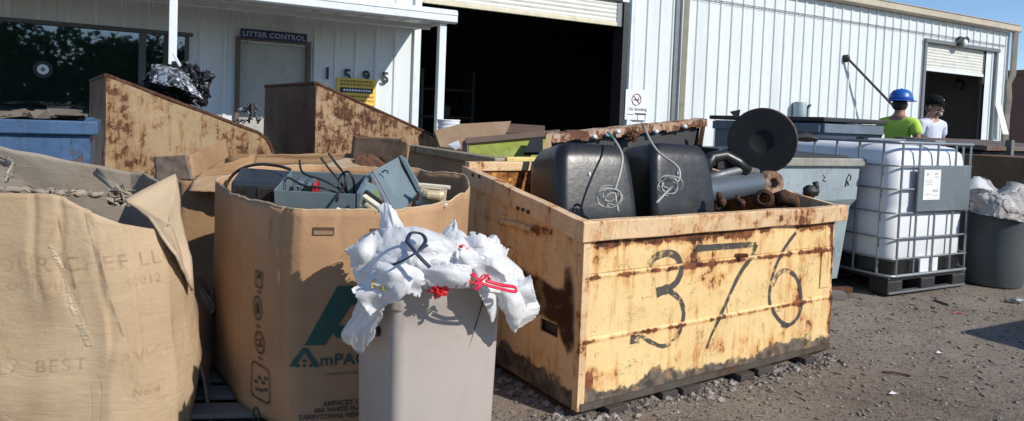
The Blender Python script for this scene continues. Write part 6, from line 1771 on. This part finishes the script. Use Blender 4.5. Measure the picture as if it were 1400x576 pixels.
q = MB(); q.tube([at(345, 160, 6.1) - c0, at(345, 142, 6.1) - c0], .025, 6); q.build('stub', M['dark_metal'], b5)
for i, (a, b_, Y, s_, lab) in enumerate(((80, 157, 4.6, .07, 'dusty lump near the right end of the blue dumpster'), (100, 160, 4.7, .05, 'smaller dusty lump right at the corner of the blue dumpster'))):
    o = thing('rubbish_lump', lab, 'rubbish', at(a, b_, Y), 0); q = MB(); q.blob((0, 0, 0), (s_ * 1.4, s_, s_ * .8), 16, 10, .5, 3, i); q.build('lump', M['blackF'], o, smooth=True)

# ------------------------------------------------------------------ debris on the ground
def debris(name, label, cat, a, b_, rz, build, mat):
    p = hit(a, b_, (0, 0, 0), Vector((0, 0, 1))); o = thing(name, label, cat, (p.x, p.y, gh(p.x, p.y)), rz)
    q = MB(); build(q); q.build('body', mat, o); return o
debris('steel_rod', 'short rusty rod lying alone on the open dirt', 'rod', 1224, 510, R(-20), lambda q: q.tube([(-.06, 0, .008), (0, .002, .012), (.07, 0, .008)], .005, 6), M['rust'])
debris('paper_scrap', 'white paper scrap on the dirt nearest the bottom edge', 'litter', 1221, 537, 0, lambda q: q.add([(-.02, 0, .008), (.0, -.014, .012), (.02, .002, .01), (.003, .015, .016)], [(0, 1, 2, 3)]), M['white_paint'])
debris('paper_scrap', 'white paper scrap by the edge of the shadow at the right', 'litter', 1284, 483, 0, lambda q: q.add([(-.015, 0, .008), (.0, -.02, .012), (.015, .002, .01), (.003, .02, .016)], [(0, 1, 2, 3)]), M['white_paint'])
debris('silver_can', 'crushed silver can lying beside the dark grey barrel', 'can', 1391, 413, R(10), lambda q: q.blob((0, 0, .022), (.06, .028, .022), 14, 8, .4, 4, 2), M['galv'])
debris('red_strip', 'red plastic strip on the dirt before the caged tank', 'litter', 1309, 428, R(25), lambda q: q.tube([(-.05, 0, .006), (0, .01, .01), (.05, -.004, .006)], .006, 4), simple('dull_red', (.3, .07, .05), .7))
for i, (a, b_, w_) in enumerate(((1262, 421, .12), (1276, 418, .09), (1288, 412, .14))):
    debris('wood_splinter', ('grey splinter furthest from the caged tank pallet', 'short grey splinter in the middle of the three by the pallet', 'longest grey splinter lying against the tank pallet')[i], 'wood', a, b_, R(20 + 40 * i), lambda q, w_=w_: q.box((0, 0, .01), (w_, .02, .014)), M['grey_wood'])
debris('steel_bracket', 'dark flat steel bar on the dirt between the numbered dumpster and the caged tank', 'bar', 1140, 398, R(15), lambda q: (q.box((0, 0, .025), (.3, .05, .03)), q.box((-.1, .05, .04), (.12, .08, .03))), M['scrap'])
debris('wood_block', 'short square timber under the end of the blue-grey dumpster', 'timber', 1135, 408, R(5), lambda q: q.box((0, 0, .03), (.2, .08, .05)), M['grey_wood'])
def pick_s():
    y = rnd(2.6, 6.5); return rnd(.3, .8) * y, y
q = MB()
for _ in range(340):
    x, y = pick_s()
    if (DI @ Vector((x, y, 0))).y > -.02 and (DI @ Vector((x, y, 0))).x < 1.8: continue
    Mx = Matrix.Translation((x, y, gh(x, y) + .004)) @ Matrix.Rotation(rnd(0, 6), 4, 'Z') @ Matrix.Rotation(rnd(-.2, .2), 4, 'X')
    q.box((0, 0, 0), (rnd(.01, .05), rnd(.004, .014), rnd(.002, .008)), Mx)
tag(q.build('debris', simple('pale_chips', (.3, .25, .2), .8, var=.9, sc=3)), 'splinters and chips scattered over the dirt', None, None, 'stuff')

# ------------------------------------------------------------------ the two men
def skin_body(name, verts, edges, mat, parent, sub=2):
    me = bpy.data.meshes.new(name); me.from_pydata([v[0] for v in verts], edges, [])
    o = bpy.data.objects.new(name, me); COL.objects.link(o); o.parent = parent
    m = o.modifiers.new('skin', 'SKIN'); m.use_smooth_shade = True; m.branch_smoothing = .4
    sv = me.skin_vertices[0].data
    for i, (_, r_) in enumerate(verts):
        sv[i].radius = r_ if isinstance(r_, tuple) else (r_, r_); sv[i].use_root = (i == 0)
    me.materials.append(mat)
    s = o.modifiers.new('sub', 'SUBSURF'); s.levels = sub; s.render_levels = sub
    return o
def person(label, loc, rz, shirt, skin, head_turn, hat, beard, pants):
    o = thing('person', label, 'person', loc, rz)
    # facing local -y
    ht = Matrix.Rotation(head_turn, 3, 'Z')
    hc = Vector((0, -.02, 1.60))
    def H(x, y, z): return tuple(hc + ht @ Vector((x, y, z)))
    V = [((0, 0, .95), (.15, .11)), ((0, 0, 1.12), (.145, .10)), ((0, .01, 1.3), (.17, .115)), ((0, .01, 1.42), (.12, .09)), ((0, 0, 1.49), (.058, .06)), (H(0, .01, -.04), (.066, .075)), (H(0, .005, .04), (.077, .095)), (H(0, .01, .11), (.055, .07)),
         ]
    E_ = [(0, 1), (1, 2), (2, 3), (3, 4), (4, 5), (5, 6), (6, 7)]
    def add(p, r_, par): V.append((p, r_)); E_.append((par, len(V) - 1)); return len(V) - 1
    n_ = add(H(0, -.10, .0), (.012, .014), 6)
    for s in (-1, 1):
        sh = add((s * .18, .01, 1.40), .06, 3); el = add((s * .25, .03, 1.13), .042, sh); wr = add((s * .22, -.12, .93), .027, el)
        pm = add((s * .215, -.17, .875), (.036, .018), wr)
        for k in range(4):
            f1 = add((s * (.215 + (k - 1.5) * .018), -.20, .83 - .004 * k), .0095, pm); f2 = add((s * (.215 + (k - 1.5) * .018), -.19, .79), .008, f1)
        th = add((s * .175, -.17, .86), .011, pm); add((s * .165, -.19, .825), .009, th)
        hp_ = add((s * .09, 0, .90), .09, 0); kn = add((s * .10, -.02, .50), .06, hp_); an = add((s * .10, .02, .09), .042, kn); add((s * .11, -.13, .04), (.045, .03), an)
    body = skin_body('body', V, E_, skin, o)
    # clothes follow the body
    TV = [((0, 0, .90), (.165, .13)), ((0, 0, 1.12), (.165, .12)), ((0, .01, 1.30), (.19, .132)), ((0, .01, 1.42), (.13, .105)), ((0, .0, 1.49), (.078, .08))]
    TE = [(0, 1), (1, 2), (2, 3), (3, 4)]
    for s in (-1, 1):
        TV.append(((s * .185, .01, 1.39), .08)); TE.append((3, len(TV) - 1)); TV.append(((s * .235, .025, 1.22), .072)); TE.append((len(TV) - 2, len(TV) - 1))
    skin_body('shirt', TV, TE, shirt, o)
    PV = [((0, 0, .98), (.16, .125))]; PE = []
    for s in (-1, 1):
        i0 = len(PV); PV += [((s * .092, 0, .88), .105), ((s * .10, -.02, .50), .075), ((s * .10, .02, .12), .065)]; PE += [(0, i0), (i0, i0 + 1), (i0 + 1, i0 + 2)]
    skin_body('trousers', PV, PE, pants, o)
    for s in (-1, 1):
        b = MB(); b.blob((s * .11, -.06, .045), (.055, .14, .05), 16, 10); b.build('boot', M['shoe'], o, smooth=True)
    HM = Matrix.Translation(hc) @ ht.to_4x4()
    # eyes, ears, mouth
    for s in (-1, 1):
        b = MB(); b.blob((s * .030, -.092, .035), (.011, .008, .006), 10, 8, M=HM); b.build('eye', M['hair'], o, smooth=True)
        b = MB(); b.blob((s * .083, .01, .01), (.012, .02, .032), 10, 8, M=HM); b.build('ear', skin, o, smooth=True)
    b = MB(); b.box((0, -.094, -.04), (.045, .008, .008), HM); b.build('mouth', simple('lip_' + label[:4], (.2, .08, .06), .5), o, bevel=.002)
    if hat == 'helmet':
        b = MB(); prof = [(.001, .165), (.05, .16), (.09, .14), (.118, .105), (.132, .06), (.137, .02)]
        b.lathe(prof, 32, HM @ Matrix.Translation((0, .0, .055)) @ Matrix.Diagonal((1, 1.16, 1, 1)))
        h = b.build('hard_hat', M['helmet'], o, smooth='auto', solid=.004)
        b = MB(); vs = []; n2 = 36
        for i in range(n2):
            a_ = 2 * PI * i / n2; fr_ = max(0, -math.sin(a_)); e = .022 + .045 * fr_ ** 2
            for k in (0, 1): vs.append((math.cos(a_) * (.137 + e * k), math.sin(a_) * (.159 + e * k), .075 - .012 * k))
        b.add(vs, [(2 * i, 2 * i + 1, 2 * ((i + 1) % n2) + 1, 2 * ((i + 1) % n2)) for i in range(n2)], HM); b.build('brim', M['helmet'], h, smooth=True, solid=.005)
        b = MB(); b.tube([HM @ Vector((0, y, z)) for y, z in ((-.14, .13), (-.09, .195), (0, .222), (.09, .195), (.14, .13))], .012, 8, flat=.5); b.build('ridge', M['helmet'], h, smooth=True)
        b = MB(); b.blob((0, .022, .015), (.088, .098, .085), 24, 14, M=HM); b.build('hair', M['hair'], o, smooth=True)
    else:
        b = MB(); b.lathe([(.001, .115), (.04, .112), (.075, .09), (.093, .05), (.096, .0)], 28, HM @ Matrix.Translation((0, .0, .05)) @ Matrix.Diagonal((1.06, 1.2, 1.12, 1)))
        h = b.build('cap', M['cap'], o, smooth='auto', solid=.003)
        b = MB(); b.sheet(lambda u, v: ((u - .5) * .16 * (1 - .25 * v), -.09 - v * .085 + .03 * abs(u - .5) ** 2 * 4, .068 - .012 * (abs(u - .5) * 2) ** 2 - v * .012), 10, 5, HM); b.build('peak', M['cap'], h, smooth=True, solid=.003)
        b = MB(); b.blob((0, -.115, .105), (.016, .006, .012), 8, 6, M=HM); b.build('badge', M['galv'], h, smooth=True)
        b = MB()
        for s in (-1, 1): b.blob((s * .033, -.098, .032), (.027, .012, .017), 12, 8, M=HM)
        b.tube([HM @ Vector(p) for p in ((-.03, -.108, .038), (.03, -.108, .038))], .003, 5); b.tube([HM @ Vector(p) for p in ((-.058, -.09, .036), (-.085, .0, .03))], .003, 5); b.tube([HM @ Vector(p) for p in ((.058, -.09, .036), (.085, .0, .03))], .003, 5)
        b.build('sunglasses', M['black_plastic'], o, smooth=True)
        b = MB(); b.blob((0, .045, -.0), (.078, .058, .06), 20, 12, M=HM); b.build('hair', simple('greying_hair', (.1, .09, .08), .8), o, smooth=True)
    if beard:
        b = MB(); b.blob((0, -.075, -.075), (.045, .032, .035), 16, 10, .2, 6, 2, M=HM); b.tube([HM @ Vector(p) for p in ((-.03, -.098, -.05), (-.025, -.104, -.027), (.025, -.104, -.027), (.03, -.098, -.05))], .008, 6); b.build('beard', M['beard'], o, smooth=True)
    return o
p1 = at(1230, 150, 8.7); person('man in a blue hard hat and lime green shirt seen from behind', (p1.x, p1.y, 0), R(128), M['lime'], M['skin'], R(-5), 'helmet', False, M['jeans']).scale = (1, 1, .985)
p2 = at(1275, 150, 9.0); person('bearded man in a black cap and white shirt facing the viewer', (p2.x, p2.y, 0), R(22), M['white_cloth'], M['skin2'], R(12), 'cap', True, M['jeans']).scale = (1, 1, .985)
